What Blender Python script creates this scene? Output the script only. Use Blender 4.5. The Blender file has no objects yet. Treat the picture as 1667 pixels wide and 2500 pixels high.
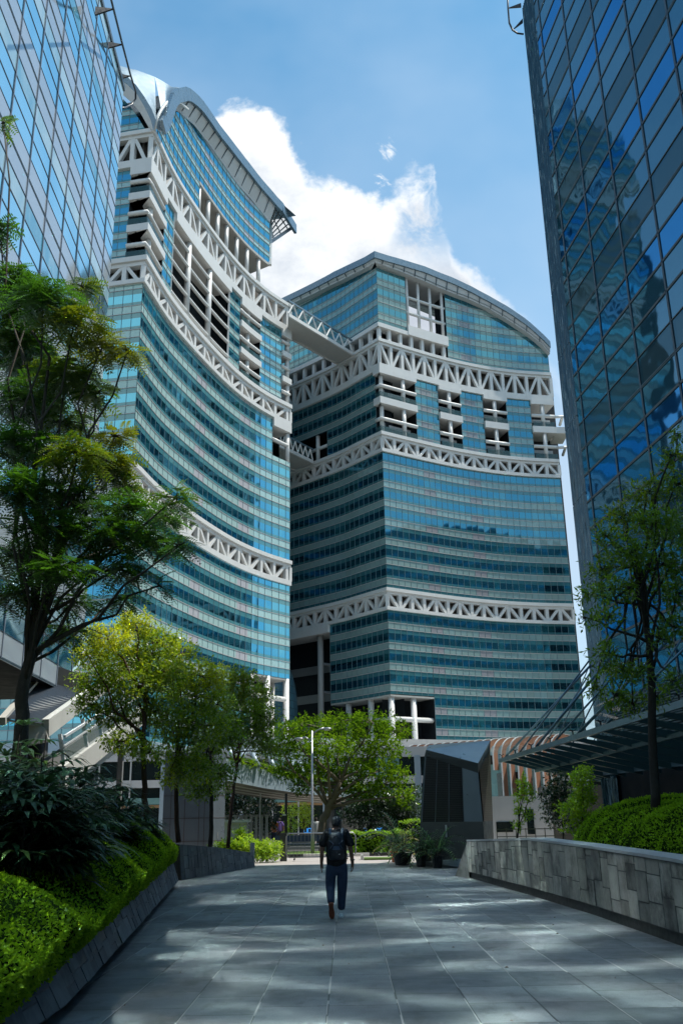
import bpy, math, random
from mathutils import Vector, Matrix
S = bpy.context.scene
R = math.radians
EXPO, SUNE, SKYS, SKYT, EASTH = .12, 5.0, .098, (1.12, 1.93, 1.88), 41.75   # exposure, sun, sky strength and tint, height of the east block
# ---------------------------------------------------------------- camera, sky, sun, exposure
FOC, PITCH, ROLL, EYE = 2240.0, R(18.4), R(1.0), 1.7
fwd = Vector((0, math.cos(PITCH), math.sin(PITCH))); up0 = Vector((0, -math.sin(PITCH), math.cos(PITCH))); rt0 = Vector((1, 0, 0))
rt = math.cos(ROLL) * rt0 - math.sin(ROLL) * up0
up = math.cos(ROLL) * up0 + math.sin(ROLL) * rt0
cd = bpy.data.cameras.new("camera"); cam = bpy.data.objects.new("camera", cd); S.collection.objects.link(cam)
cd.sensor_fit = 'HORIZONTAL'; cd.sensor_width = 36; cd.lens = 36 * FOC / 1667.0; cd.clip_start = .1; cd.clip_end = 3000
cam.matrix_world = Matrix(((rt.x, up.x, -fwd.x, 0), (rt.y, up.y, -fwd.y, 0), (rt.z, up.z, -fwd.z, EYE), (0, 0, 0, 1)))
S.camera = cam
S.view_settings.view_transform = 'Standard'; S.view_settings.look = 'None'; S.view_settings.exposure = EXPO; S.view_settings.gamma = 1
S.render.engine = 'CYCLES'
try:
    S.cycles.use_denoising = True; S.cycles.denoiser = 'OPENIMAGEDENOISE'
except Exception: pass
S.cycles.use_guiding = True; S.cycles.max_bounces = 7; S.cycles.transparent_max_bounces = 12; S.cycles.transmission_bounces = 4; S.cycles.glossy_bounces = 4
S.cycles.sample_clamp_indirect = 0; S.cycles.blur_glossy = .1
SUN_EL, SUN_AZ = R(66), R(4)          # azimuth from +X towards +Y
sd = Vector((math.cos(SUN_EL) * math.cos(SUN_AZ), math.cos(SUN_EL) * math.sin(SUN_AZ), math.sin(SUN_EL)))
sl = bpy.data.lights.new("sun", 'SUN'); sl.energy = SUNE; sl.angle = R(.5); sl.color = (1, .95, .86)
so = bpy.data.objects.new("sun", sl); S.collection.objects.link(so); so.rotation_euler = sd.to_track_quat('Z', 'Y').to_euler(); so.location = (0, 0, 200)

class NT:
    """tiny node builder"""
    def __init__(s, nt): s.nt = nt
    def n(s, t, **k):
        o = s.nt.nodes.new(t)
        for a, b in k.items(): setattr(o, a, b)
        return o
    def put(s, inp, v):
        if hasattr(v, 'links'): s.nt.links.new(v, inp)
        elif isinstance(v, (tuple, list)) and len(v) == 3 and inp.type == 'RGBA': inp.default_value = (*v, 1)
        else: inp.default_value = v
    def m(s, op, a, b=0.0, c=None):
        o = s.n('ShaderNodeMath', operation=op); s.put(o.inputs[0], a); s.put(o.inputs[1], b)
        if c is not None: s.put(o.inputs[2], c)
        return o.outputs[0]
    def vm(s, op, a, b=(0, 0, 0), sc=None):
        o = s.n('ShaderNodeVectorMath', operation=op); s.put(o.inputs[0], a)
        if sc is not None: s.put(o.inputs[3], sc)
        else: s.put(o.inputs[1], b)
        return o.outputs[0]
    def mix(s, f, a, b, bt='MIX'):
        o = s.n('ShaderNodeMix', data_type='RGBA', blend_type=bt); s.put(o.inputs[0], f); s.put(o.inputs[6], a); s.put(o.inputs[7], b)
        return o.outputs[2]
    def sep(s, v):
        o = s.n('ShaderNodeSeparateXYZ'); s.put(o.inputs[0], v); return o.outputs
    def com(s, x, y, z):
        o = s.n('ShaderNodeCombineXYZ'); s.put(o.inputs[0], x); s.put(o.inputs[1], y); s.put(o.inputs[2], z); return o.outputs[0]
    def noise(s, v, sc, det=4, ro=.55, out=0, dist=0):
        o = s.n('ShaderNodeTexNoise'); s.put(o.inputs['Vector'], v); s.put(o.inputs['Scale'], sc); s.put(o.inputs['Detail'], det); s.put(o.inputs['Roughness'], ro); s.put(o.inputs['Distortion'], dist)
        return o.outputs[out]
    def rng(s, v, a, b, c, d, smooth=False):
        o = s.n('ShaderNodeMapRange', interpolation_type='SMOOTHSTEP' if smooth else 'LINEAR')
        for i, q in enumerate((v, a, b, c, d)): s.put(o.inputs[i], q)
        return o.outputs[0]
    def ramp(s, f, stops):
        o = s.n('ShaderNodeValToRGB'); e = o.color_ramp.elements
        while len(e) < len(stops): e.new(.5)
        for q, (p, c) in zip(e, stops): q.position = p; q.color = (*c, 1) if len(c) == 3 else c
        s.put(o.inputs[0], f); return o.outputs[0]
    def white(s, v, out=0):
        o = s.n('ShaderNodeTexWhiteNoise', noise_dimensions='3D'); s.put(o.inputs['Vector'], v); return o.outputs[out]

w = bpy.data.worlds.new("World"); S.world = w; w.use_nodes = True
N = NT(w.node_tree); w.node_tree.nodes.clear()
sky = N.n('ShaderNodeTexSky', sky_type='NISHITA', sun_disc=False, sun_elevation=SUN_EL, sun_rotation=R(90) - SUN_AZ, air_density=1.0, dust_density=.7, ozone_density=3.0, altitude=0)
dirv = N.n('ShaderNodeTexCoord').outputs['Generated']
dx, dy, dz = N.sep(dirv)[:3]
ys = N.m('MAXIMUM', dy, .12)
cu = N.m('DIVIDE', dx, ys); cv = N.m('DIVIDE', dz, ys)
fc = N.n('ShaderNodeFloatCurve'); cm = fc.mapping; pts = [(-.5, .55), (-.26, .70), (-.19, .82), (-.165, .895), (-.14, .918), (-.09, .91), (-.053, .862), (-.01, .820), (.043, .785), (.070, .775), (.095, .792), (.128, .790), (.146, .70), (.169, .662), (.207, .614), (.238, .556), (.29, .47), (.5, .3)]
c0 = cm.curves[0]
while len(c0.points) < len(pts): c0.points.new(.5, .5)
for q, (a, b) in zip(c0.points, pts): q.location = (a + .5, b); q.handle_type = 'VECTOR'
cm.update()
N.put(fc.inputs[1], N.m('ADD', cu, .5))
p3 = N.com(cu, cv, 0.0)
f1 = N.noise(p3, 7.0, 9, .62, dist=.25); f2 = N.noise(p3, 22.0, 6, .6)
ff = N.m('ADD', N.m('MULTIPLY', N.m('SUBTRACT', f1, .5), .20), N.m('MULTIPLY', N.m('SUBTRACT', f2, .5), .05))
dist = N.m('ADD', N.m('SUBTRACT', fc.outputs[0], cv), ff)
mask = N.rng(dist, -.006, .032, 0, 1, True)
thin = N.m('MULTIPLY', N.rng(cu, .055, .10, 0, 1, True), N.rng(cv, .64, .72, 0, 1, True))
tn = N.rng(N.noise(p3, 11.0, 8, .66, dist=.5), .36, .60, 0, 1, True)
mask = N.m('MULTIPLY', mask, N.m('ADD', N.m('SUBTRACT', 1.0, thin), N.m('MULTIPLY', thin, tn)))
mask = N.m('MULTIPLY', mask, N.rng(N.m('ADD', cu, N.m('MULTIPLY', ff, .6)), .17, .26, 1, .25, True))
# torn wisps right of the main cumulus
wx = N.m('SUBTRACT', cu, .070); wy = N.m('SUBTRACT', cv, .835)
wd = N.m('SQRT', N.m('ADD', N.m('MULTIPLY', N.m('MULTIPLY', wx, wx), 3.0), N.m('MULTIPLY', N.m('MULTIPLY', wy, wy), .7)))
wf = N.noise(p3, 15.0, 8, .68, dist=.6)
wisp = N.rng(N.m('SUBTRACT', wf, N.m('MULTIPLY', wd, 5.5)), .34, .50, 0, .8, True)
front = N.rng(dy, .12, .2, 0, 1)
mask = N.m('MULTIPLY', N.m('MAXIMUM', mask, wisp), front)
# loose cumulus over the rest of the dome
q3 = N.vm('SCALE', dirv, (0, 0, 0), sc=N.m('DIVIDE', 1.0, N.m('ADD', N.m('MAXIMUM', dz, 0.0), .25)))
g1 = N.noise(q3, 1.6, 7, .58)
back = N.m('MULTIPLY', N.rng(g1, .50, .60, 0, .95, True), N.rng(dy, .5, .1, 0, 1, True))
mask = N.m('MAXIMUM', mask, back)
haze = N.rng(N.noise(p3, 3.0, 4, .5), .35, .75, 0.02, .30)
haze = N.m('ADD', N.m('MULTIPLY', haze, front), N.rng(dz, .72, .3, 0.0, .55))
sh = N.m('ADD', N.noise(N.vm('ADD', p3, (.025, .05, .3)), 5.0, 8, .6), N.rng(cv, .60, .88, -.10, .10))
cl = N.ramp(sh, [(.30, (5.2, 5.8, 6.7)), (.44, (7.0, 7.6, 8.4)), (.56, (9.8, 10.1, 10.3)), (.70, (11.6, 11.6, 11.4))])
edge = N.rng(dist, .0, .055, .9, 0, True)
cl = N.mix(edge, cl, (11.4, 11.4, 11.3))
skc = N.mix(1.0, sky.outputs[0], SKYT, 'MULTIPLY')
col = N.mix(haze, skc, (6.6, 8.0, 9.6))
col = N.mix(mask, col, cl)
bg = N.n('ShaderNodeBackground'); N.put(bg.inputs[0], col); bg.inputs[1].default_value = SKYS
wo = N.n('ShaderNodeOutputWorld'); N.nt.links.new(bg.outputs[0], wo.inputs[0])

# ---------------------------------------------------------------- pixel helpers (1667 x 2500 photograph)
def ray(px, py): return fwd + rt * ((px - 833.5) / FOC) - up * ((py - 1250) / FOC)
CAMO = Vector((0, 0, EYE))
def aY(px, py, Y): d = ray(px, py); return CAMO + d * (Y / d.y)
def aZ(px, py, Z=0.0): d = ray(px, py); return CAMO + d * ((Z - EYE) / d.z)

# ---------------------------------------------------------------- mesh helpers
class MB:
    def __init__(s): s.v = []; s.f = []; s.uv = []; s.mi = []; s.smooth = False
    def face(s, pts, uv=None, mi=0):
        b = len(s.v); s.v += [tuple(p) for p in pts]; s.f.append(tuple(range(b, b + len(pts))))
        s.uv.append(uv); s.mi.append(mi); return s
    def mesh(s, vs, fs, mi=0):
        b = len(s.v); s.v += [tuple(p) for p in vs]
        for f in fs: s.f.append(tuple(i + b for i in f)); s.uv.append(None); s.mi.append(mi)
        return s
    def hexa(s, c, mi=0):   # 8 corners: bottom 4 ccw, top 4 ccw
        return s.mesh(c, [(3, 2, 1, 0), (4, 5, 6, 7), (0, 1, 5, 4), (1, 2, 6, 5), (2, 3, 7, 6), (3, 0, 4, 7)], mi)
    def box(s, c, d, rz=0.0, mi=0):
        x, y, z = d[0] / 2, d[1] / 2, d[2] / 2; ca, sa = math.cos(rz), math.sin(rz); o = []
        for zz in (-z, z):
            for a, b in ((-x, -y), (x, -y), (x, y), (-x, y)): o.append((c[0] + a * ca - b * sa, c[1] + a * sa + b * ca, c[2] + zz))
        return s.hexa(o, mi)
    def bar(s, p0, p1, w, h, upv=(0, 0, 1), mi=0):  # w across, h along upv
        p0, p1 = Vector(p0), Vector(p1); d = (p1 - p0).normalized(); u = Vector(upv); a = d.cross(u)
        if a.length < 1e-4: a = d.cross(Vector((0, 1, 0)))
        a.normalize(); b = a.cross(d).normalized(); a *= w / 2; b *= h / 2
        o = [p0 - a - b, p0 + a - b, p1 + a - b, p1 - a - b, p0 - a + b, p0 + a + b, p1 + a + b, p1 - a + b]
        return s.hexa(o, mi)
    def path(s, pts, rad, n=8, cap=True, mi=0):
        pts = [Vector(p) for p in pts]
        if not isinstance(rad, (list, tuple)): rad = [rad] * len(pts)
        ref = None; rings = []
        for i, p in enumerate(pts):
            d = (pts[min(i + 1, len(pts) - 1)] - pts[max(i - 1, 0)]).normalized()
            if ref is None: ref = d.cross(Vector((0, 0, 1)) if abs(d.z) < .9 else Vector((1, 0, 0))).normalized()
            a = (ref - d * ref.dot(d)).normalized(); ref = a; b = d.cross(a)
            rings.append([p + (a * math.cos(t) + b * math.sin(t)) * rad[i] for t in [2 * math.pi * k / n for k in range(n)]])
        b0 = len(s.v)
        for r in rings: s.v += [tuple(q) for q in r]
        for i in range(len(rings) - 1):
            for k in range(n):
                k2 = (k + 1) % n
                s.f.append((b0 + i * n + k, b0 + i * n + k2, b0 + (i + 1) * n + k2, b0 + (i + 1) * n + k)); s.uv.append(None); s.mi.append(mi)
        if cap:
            s.f.append(tuple(b0 + k for k in reversed(range(n)))); s.uv.append(None); s.mi.append(mi)
            s.f.append(tuple(b0 + (len(rings) - 1) * n + k for k in range(n))); s.uv.append(None); s.mi.append(mi)
        return s
    def tube(s, p0, p1, r, n=10, r1=None, mi=0): return s.path([p0, p1], [r, r if r1 is None else r1], n, True, mi)
    def prism(s, poly, z0, z1, mi=0):
        n = len(poly); a = sum(poly[i][0] * poly[(i + 1) % n][1] - poly[(i + 1) % n][0] * poly[i][1] for i in range(n))
        if a < 0: poly = poly[::-1]
        g = lambda z, i: z(i) if callable(z) else z
        vs = [(p[0], p[1], g(z0, i)) for i, p in enumerate(poly)] + [(p[0], p[1], g(z1, i)) for i, p in enumerate(poly)]
        fs = [tuple(range(n - 1, -1, -1)), tuple(range(n, 2 * n))] + [(i, (i + 1) % n, n + (i + 1) % n, n + i) for i in range(n)]
        return s.mesh(vs, fs, mi)
    def build(s, name, mat, parent=None, smooth=False):
        me = bpy.data.meshes.new(name); me.from_pydata(s.v, [], s.f)
        mats = mat if isinstance(mat, (list, tuple)) else [mat]
        for m_ in mats: me.materials.append(m_)
        if any(s.mi): me.polygons.foreach_set('material_index', s.mi)
        if any(u is not None for u in s.uv):
            l = me.uv_layers.new(name='UVMap'); d = []
            for f, u in zip(s.f, s.uv):
                for k in range(len(f)): d += list(u[k]) if u is not None else [0.0, 0.0]
            l.data.foreach_set('uv', d)
        if smooth or s.smooth: me.polygons.foreach_set('use_smooth', [True] * len(s.f))
        me.update(); o = bpy.data.objects.new(name, me); S.collection.objects.link(o)
        if parent is not None: o.parent = parent; o.matrix_parent_inverse = parent.matrix_world.inverted() if False else Matrix.Translation(-parent.location) if parent.type == 'EMPTY' else Matrix()
        return o
def tag(o, label=None, cat=None, group=None, kind=None):
    if label: o['label'] = label
    if cat: o['category'] = cat
    if group: o['group'] = group
    if kind: o['kind'] = kind
    return o
def thing(name, label, cat, loc=(0, 0, 0), group=None):
    o = bpy.data.objects.new(name, None); o.empty_display_size = .2; S.collection.objects.link(o); o.location = loc
    return tag(o, label, cat, group)
def struct(o): o['kind'] = 'structure'; return o
def copy_thing(o, loc, rz=0.0, label=None, scale=None):
    c = o.copy(); S.collection.objects.link(c); c.location = loc; c.rotation_euler = (0, 0, rz)
    if scale: c.scale = (scale,) * 3 if not isinstance(scale, tuple) else scale
    if label: c['label'] = label
    def rec(a, b):
        for ch in [q for q in a.children]:
            d = ch.copy(); S.collection.objects.link(d); d.parent = b; rec(ch, d)
    rec(o, c); return c

# ---------------------------------------------------------------- materials
def newmat(name):
    m_ = bpy.data.materials.new(name); m_.use_nodes = True; m_.node_tree.nodes.clear(); return m_, NT(m_.node_tree)
def finish(n, sh): o = n.n('ShaderNodeOutputMaterial'); n.nt.links.new(sh, o.inputs[0])
def pbr(name, col, rough=.6, metal=0.0, var=.12, vscale=3.0, bump=0.0, bscale=20.0, spec=.5, dirt=None):
    m_, n = newmat(name); b = n.n('ShaderNodeBsdfPrincipled')
    tc = n.n('ShaderNodeTexCoord').outputs['Object']
    f = n.noise(tc, vscale, 5, .6)
    c = n.mix(f, tuple(max(0, x * (1 - var)) for x in col), tuple(min(1, x * (1 + var)) for x in col))
    if dirt:
        st = n.noise(n.vm('MULTIPLY', tc, (1, 1, .15)), 1.3, 6, .65)
        c = n.mix(n.rng(st, .52, .75, 0, dirt), c, tuple(x * .35 for x in col))
    n.put(b.inputs['Base Color'], c); b.inputs['Roughness'].default_value = rough; b.inputs['Metallic'].default_value = metal
    b.inputs['Specular IOR Level'].default_value = spec
    n.put(b.inputs['Roughness'], n.rng(n.noise(tc, vscale * 3, 3), .3, .7, max(0, rough - .08), min(1, rough + .08)))
    if bump:
        bp = n.n('ShaderNodeBump'); bp.inputs['Strength'].default_value = bump; bp.inputs['Distance'].default_value = .02
        n.put(bp.inputs['Height'], n.noise(tc, bscale, 5)); n.put(b.inputs['Normal'], bp.outputs[0])
    finish(n, b.outputs[0]); return m_
def coated(n, diff, tint, rough, fac, jit, frk=.7):
    """diffuse body under a reflective glass coat; jit = normal"""
    d = n.n('ShaderNodeBsdfDiffuse'); n.put(d.inputs[0], diff)
    g = n.n('ShaderNodeBsdfAnisotropic') if False else n.n('ShaderNodeBsdfGlossy'); n.put(g.inputs[0], tint); n.put(g.inputs['Roughness'], rough); n.put(g.inputs['Normal'], jit)
    fr = n.n('ShaderNodeFresnel'); fr.inputs[0].default_value = 1.5
    k = n.m('MINIMUM', n.m('ADD', fac, n.m('MULTIPLY', fr.outputs[0], n.m('MULTIPLY', frk, n.m('SUBTRACT', 1.0, fac)))), 1.0)
    mx = n.n('ShaderNodeMixShader'); n.put(mx.inputs[0], k); n.nt.links.new(d.outputs[0], mx.inputs[1]); n.nt.links.new(g.outputs[0], mx.inputs[2])
    return mx.outputs[0]
def jitter(n, cell, amp, wob, wscale, asp=1.0):
    geo = n.n('ShaderNodeNewGeometry').outputs['Normal']; tc = n.vm('MULTIPLY', n.n('ShaderNodeTexCoord').outputs['Object'], (1, 1, asp))
    a = n.vm('SCALE', n.vm('SUBTRACT', n.white(cell, 1), (.5, .5, .5)), sc=amp)
    b = n.vm('SCALE', n.vm('SUBTRACT', n.noise(tc, wscale, 2, .5, out=1), (.5, .5, .5)), sc=wob)
    return n.vm('NORMALIZE', n.vm('ADD', n.vm('ADD', geo, a), b))
def tower_glass(name, pinks, gain=1.0, rfl=.4):
    m_, n = newmat(name); uv = n.n('ShaderNodeTexCoord').outputs['UV']; u, v = n.sep(uv)[:2]
    fu = n.m('FLOOR', u); fv = n.m('FLOOR', v); f = n.m('FRACT', v)
    cell = n.com(fu, fv, 3.0); r1 = n.white(cell); row = n.m('GREATER_THAN', f, .31)
    r2 = n.white(n.com(fu, n.m('ADD', fv, n.m('MULTIPLY', row, .37)), 7.0))
    big = n.noise(n.com(n.m('MULTIPLY', u, .12), n.m('MULTIPLY', v, .5), 0.0), 1.0, 4)
    pale = n.mix(n.m('ADD', n.m('MULTIPLY', r2, .25), n.m('MULTIPLY', big, .6)), (.30 * gain, .45 * gain, .44 * gain), (.42 * gain, .58 * gain, .56 * gain))
    teal = n.mix(n.m('MULTIPLY', r2, .6), (.055 * gain, .19 * gain, .22 * gain), (.09 * gain, .25 * gain, .28 * gain))
    dk = n.mix(n.rng(r1, .7, 1.0, 0, 1), (.004, .018, .028), (.012, .07, .075))
    isd = n.m('MULTIPLY', n.m('GREATER_THAN', f, .45), n.m('LESS_THAN', f, .78))
    inn = n.m('MULTIPLY', n.m('GREATER_THAN', f, n.m('ADD', .45, n.m('MULTIPLY', n.rng(r1, .75, 1, 0, .16), 1.0))), isd)
    isd = n.mix(.0, isd, inn)
    c = n.mix(isd, teal, dk); ip = n.m('LESS_THAN', f, .31); c = n.mix(ip, c, pale)
    if pinks:
        k = 0.0
        for a in pinks: k = n.m('ADD', k, n.m('MULTIPLY', n.m('GREATER_THAN', u, float(a)), n.m('LESS_THAN', u, float(a + 2))))
        k = n.m('MULTIPLY', k, ip)
        lv = n.m('ADD', .85, n.m('MULTIPLY', n.m('FRACT', n.m('MULTIPLY', v, 26.0)), .25))
        c = n.mix(k, c, n.mix(lv, (.26 * gain, .25 * gain, .28 * gain), (.42 * gain, .42 * gain, .45 * gain)))
    else: k = 0.0
    fac = n.m('ADD', n.m('MULTIPLY', isd, rfl - .10), .11); fac = n.m('SUBTRACT', fac, n.m('MULTIPLY', ip, .03)); fac = n.m('MULTIPLY', fac, n.m('SUBTRACT', 1.0, n.m('MULTIPLY', k, .7)))
    nr = jitter(n, n.com(fu, n.m('ADD', fv, n.m('MULTIPLY', row, .5)), 0.0), .012, .03, .35)
    finish(n, coated(n, c, n.mix(isd, (.55, .9, .95), (.22, .75, 1.0)), .04, fac, nr)); return m_

M = {}
M['white'] = pbr('white_cladding', (.60, .60, .585), .45, var=.06, vscale=.6, dirt=.10)
M['whitegrey'] = pbr('white_paint', (.48, .49, .49), .5, var=.06, vscale=1.0, dirt=.2)
M['soffit'] = pbr('soffit_panels', (.36, .36, .34), .6, var=.1, vscale=.8)
M['mull'] = pbr('mullion_metal', (.10, .13, .15), .4, .3, var=.1)
M['line'] = pbr('pink_grey_rail', (.40, .38, .38), .5, var=.05)
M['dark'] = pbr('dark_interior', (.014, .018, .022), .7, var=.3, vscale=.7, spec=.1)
M['brownwall'] = pbr('taupe_inner_wall', (.13, .115, .10), .7, var=.12, vscale=.5)
M['greywall'] = pbr('grey_inner_wall', (.20, .205, .205), .7, var=.12, vscale=.3)
M['roofmetal'] = pbr('blue_grey_roof_metal', (.16, .23, .28), .3, .5, var=.1, vscale=.4)
M['shell'] = pbr('silver_roof_shell', (.19, .26, .31), .42, .35, var=.35, vscale=.5)
M['steel'] = pbr('painted_steel', (.25, .28, .30), .4, .5, var=.1)
# ================================================================ curved facades
M['tmull'] = pbr('tower_mullion', (.13, .20, .22), .5, var=.1)
def resample(cx, n):
    """polyline (dense) -> n+1 points equally spaced"""
    P = [Vector(p) for p in cx]; d = [0.0]
    for a, b in zip(P, P[1:]): d.append(d[-1] + (b - a).length)
    out = []
    for k in range(n + 1):
        t = d[-1] * k / n; i = 0
        while i < len(d) - 2 and d[i + 1] < t: i += 1
        q = (t - d[i]) / (d[i + 1] - d[i]); out.append(P[i].lerp(P[i + 1], q))
    return out
def catmull(P, sub=12):
    P = [Vector(p) for p in P]; Q = [P[0] * 2 - P[1]] + P + [P[-1] * 2 - P[-2]]; out = []
    for i in range(1, len(Q) - 2):
        for k in range(sub):
            t = k / sub; a, b, c, d = Q[i - 1], Q[i], Q[i + 1], Q[i + 2]
            out.append(.5 * ((2 * b) + (c - a) * t + (2 * a - 5 * b + 4 * c - d) * t * t + (3 * b - a - 3 * c + d) * t ** 3))
    out.append(P[-1]); return out
rg, n = newmat('rail_glass'); b = n.n('ShaderNodeBsdfPrincipled'); b.inputs['Base Color'].default_value = (.05, .12, .13, 1); b.inputs['Roughness'].default_value = .05; b.inputs['Alpha'].default_value = .45; finish(n, b.outputs[0]); M['railglass'] = rg
class Curve:
    def __init__(s, left, right):   # both start at the corner; u<0 left, u>0 right
        s.L, s.R = left, right; s.u0 = -(len(left) - 1); s.u1 = len(right) - 1
        s.P = left[::-1] + right[1:]
        s.nrm = []
        for a, b in zip(s.P, s.P[1:]): t = (b - a).normalized(); s.nrm.append(Vector((t.y, -t.x)))
    def pt(s, u, off=0.0, side=0):
        """plan point at u, moved off metres outward (mitred at nodes)"""
        x = min(max(u - s.u0, 0), len(s.P) - 1); i = min(int(x + 1e-9), len(s.P) - 2); q = x - i
        p = s.P[i].lerp(s.P[i + 1], q)
        if q < 1e-6 and i > 0: m_ = s.nrm[i - 1] + s.nrm[i]; m_ = m_ / (m_.length_squared / 2)
        elif q > 1 - 1e-6 and i + 1 < len(s.nrm): m_ = s.nrm[i] + s.nrm[i + 1]; m_ = m_ / (m_.length_squared / 2)
        else: m_ = s.nrm[i]
        return p + m_ * off
    def us(s, a, b):
        l = [a]; k = math.floor(a + 1 + 1e-9)
        while k < b - 1e-9: l.append(float(k)); k += 1
        l.append(b); return l
    def band(s, mb, ua, ub, z0, z1, d0, d1, mi=0):
        """solid strip along the facade; d0 inner, d1 outer offset; z may be functions of u"""
        U = s.us(ua, ub); g = lambda z, u: z(u) if callable(z) else z; b = len(mb.v); n = len(U)
        for u in U:
            i_, o_ = s.pt(u, d0), s.pt(u, d1)
            mb.v += [(i_.x, i_.y, g(z0, u)), (o_.x, o_.y, g(z0, u)), (o_.x, o_.y, g(z1, u)), (i_.x, i_.y, g(z1, u))]
        fs = []
        for k in range(n - 1):
            a, c = b + 4 * k, b + 4 * k + 4
            for j in range(4): j2 = (j + 1) % 4; fs.append((a + j, c + j, c + j2, a + j2))
        fs += [(b, b + 1, b + 2, b + 3), (b + 4 * n - 1, b + 4 * n - 2, b + 4 * n - 3, b + 4 * n - 4)]
        for f in fs: mb.f.append(f); mb.uv.append(None); mb.mi.append(mi)
    def v3(s, u, z, off=0.0): p = s.pt(u, off); return Vector((p.x, p.y, z))

def glass_zone(cv, par, mat, ua, ub, z0, z1, zref, pitch, label='curtain_wall', step=1.0, off=0.0, top=None):
    """glass panes with UVs in panels/storeys, vertical mullions and horizontal rails"""
    g = MB(); ml = MB(); rl = MB(); n = max(1, round((ub - ua) / step)); U = [ua + (ub - ua) * k / n for k in range(n + 1)]
    T = (lambda u: top(u)) if top else (lambda u: z1); V = lambda z: (z - zref) / pitch + 50
    for k in range(n):
        a, b = U[k], U[k + 1]; A, B = cv.v3(a, 0, off), cv.v3(b, 0, off)
        za, zb = T(a), T(b); A2, B2 = Vector((A.x, A.y, 0)), Vector((B.x, B.y, 0))
        g.face([(A.x, A.y, z0), (B.x, B.y, z0), (B.x, B.y, zb), (A.x, A.y, za)], [(a + .001, V(z0)), (b - .001, V(z0)), (b - .001, V(zb)), (a + .001, V(za))])
    for k in range(n + 1):
        u = U[k]; o_ = cv.pt(u, off + .05); i_ = cv.pt(u, off - .02); d = (cv.pt(min(u + .3, cv.u1)) - cv.pt(max(u - .3, cv.u0))).normalized() * .022
        if T(u) - z0 < .3: continue
        c = [(p.x + q * d.x, p.y + q * d.y) for p, q in ((o_, -1), (o_, 1), (i_, 1), (i_, -1))]
        ml.hexa([(x, y, z0 + .01) for x, y in c] + [(x, y, T(u) - .01) for x, y in c])
    k0 = math.floor((z0 - zref) / pitch) - 1
    zmax = max(T(u) for u in U)
    while zref + k0 * pitch < zmax:
        for f in (0.0, .31):
            z = zref + (k0 + f) * pitch
            if z < z0 + .15: continue
            run = []
            for j in range(n + 1):
                ok = T(U[j]) > z + .1
                if ok: run.append(U[j])
                if (not ok or j == n) and len(run) > 1:
                    cv.band(rl, run[0], run[-1], z - .035, z + .035, off - .03, off + .07); 
                if not ok: run = []
        k0 += 1
    go = g.build(label, mat, par); ml.build('mullions', M['tmull'], go); rl.build('transoms', M['line'], go)
    return go

def truss(cv, par, ua, ub, zt, ztb, zbt, zb, peaks, posts, w=.62, dep=.7, inner=None):
    """white girder wrapping the tower: chords, posts and diagonal braces before a recessed wall"""
    ch = MB(); cv.band(ch, ua, ub, zt - (zt - ztb) * .55, zt, -.9, .55); cv.band(ch, ua, ub, ztb, zt - (zt - ztb) * .55 - .01, -.7, .25)
    cv.band(ch, ua, ub, zb, zbt, -.7, .38)
    co = ch.build('truss', M['white'], par)
    wl = MB(); cv.band(wl, ua + .05, ub - .05, zb + .05, zt - .05, -2.6, -1.5); wl.build('recessed_wall', inner or M['brownwall'], co)
    for u in posts:
        q = MB(); a, b = cv.v3(u, zbt - .02, -.12), cv.v3(u, ztb + .02, -.12); t = (cv.pt(min(u + .2, cv.u1)) - cv.pt(max(u - .2, cv.u0)))
        nn = Vector((t.y, -t.x, 0)); q.bar(a, b, w, dep, nn); q.build('post', M['white'], co)
    for (up_, um) in peaks:       # brace from top node up_ to bottom node um
        q = MB(); a, b = cv.v3(up_ + (.22 if um > up_ else -.22), ztb + .12, -.1), cv.v3(um + (-.25 if um > up_ else .25), zbt - .1, -.1); t = b - a
        tt = Vector((t.x, t.y, 0)).normalized(); nn = Vector((tt.y, -tt.x, 0)); q.bar(a, b, w * .78, dep * .78, nn); q.build('brace', M['white'], co)
    return co

# ---------------------------------------------------------------- east curved tower (right of the two)
CX, CY = 7.4, 150.0
RR = resample(catmull([(7.4, 150), (14.1, 154.3), (20.8, 158.3), (28, 161.7), (35, 163.9), (42, 165.2)]), 30)
RLc = resample(catmull([(7.4, 150), (3.3, 155.1), (-.95, 160.2), (-10, 168.8), (-17.5, 175)]), 26)
cvR = Curve(RLc, RR)
tR = thing('office_tower', 'teal glass tower with a sharp front corner, white truss bands and low curved roof', 'office tower', (15, 165, 0), None)
gR = tower_glass('east_tower_glass', [7, 15], .62, .28)
def lerp_tab(tab):
    def f(u):
        if u <= tab[0][0]: return tab[0][1]
        for (a, x), (b, y) in zip(tab, tab[1:]):
            if u <= b: return x + (y - x) * (u - a) / (b - a)
        return tab[-1][1]
    return f
topR = lerp_tab([(-26, 103.4), (-18, 103.0), (-9.3, 102.3), (0, 100.4), (4.2, 100.4), (8.4, 100.1), (12.6, 99.5), (16.7, 98.9), (20, 97.8), (23.2, 95.9), (26.3, 93.5), (28.6, 91.1), (30, 88.9)])
fasR = lerp_tab([(-26, 105.4), (-18.7, 105.0), (-8, 104.3), (0, 102.3), (3.6, 102.7), (8.2, 103.0), (13.5, 102.5), (16.9, 101.6), (20.2, 100.2), (23.4, 98.4), (26.4, 96.0), (28.7, 93.2), (30, 91.3)])
# core body
mb = MB()
inner = [cvR.pt(u, -4.2) for u in cvR.us(-26, 30)]
body = [(p.x, p.y) for p in inner] + [(44, 172), (40, 200), (-12, 205)]
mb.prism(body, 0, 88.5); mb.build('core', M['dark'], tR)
mb = MB(); inner = [cvR.pt(u, -2.2) for u in cvR.us(-26, -1.2)] 
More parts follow.
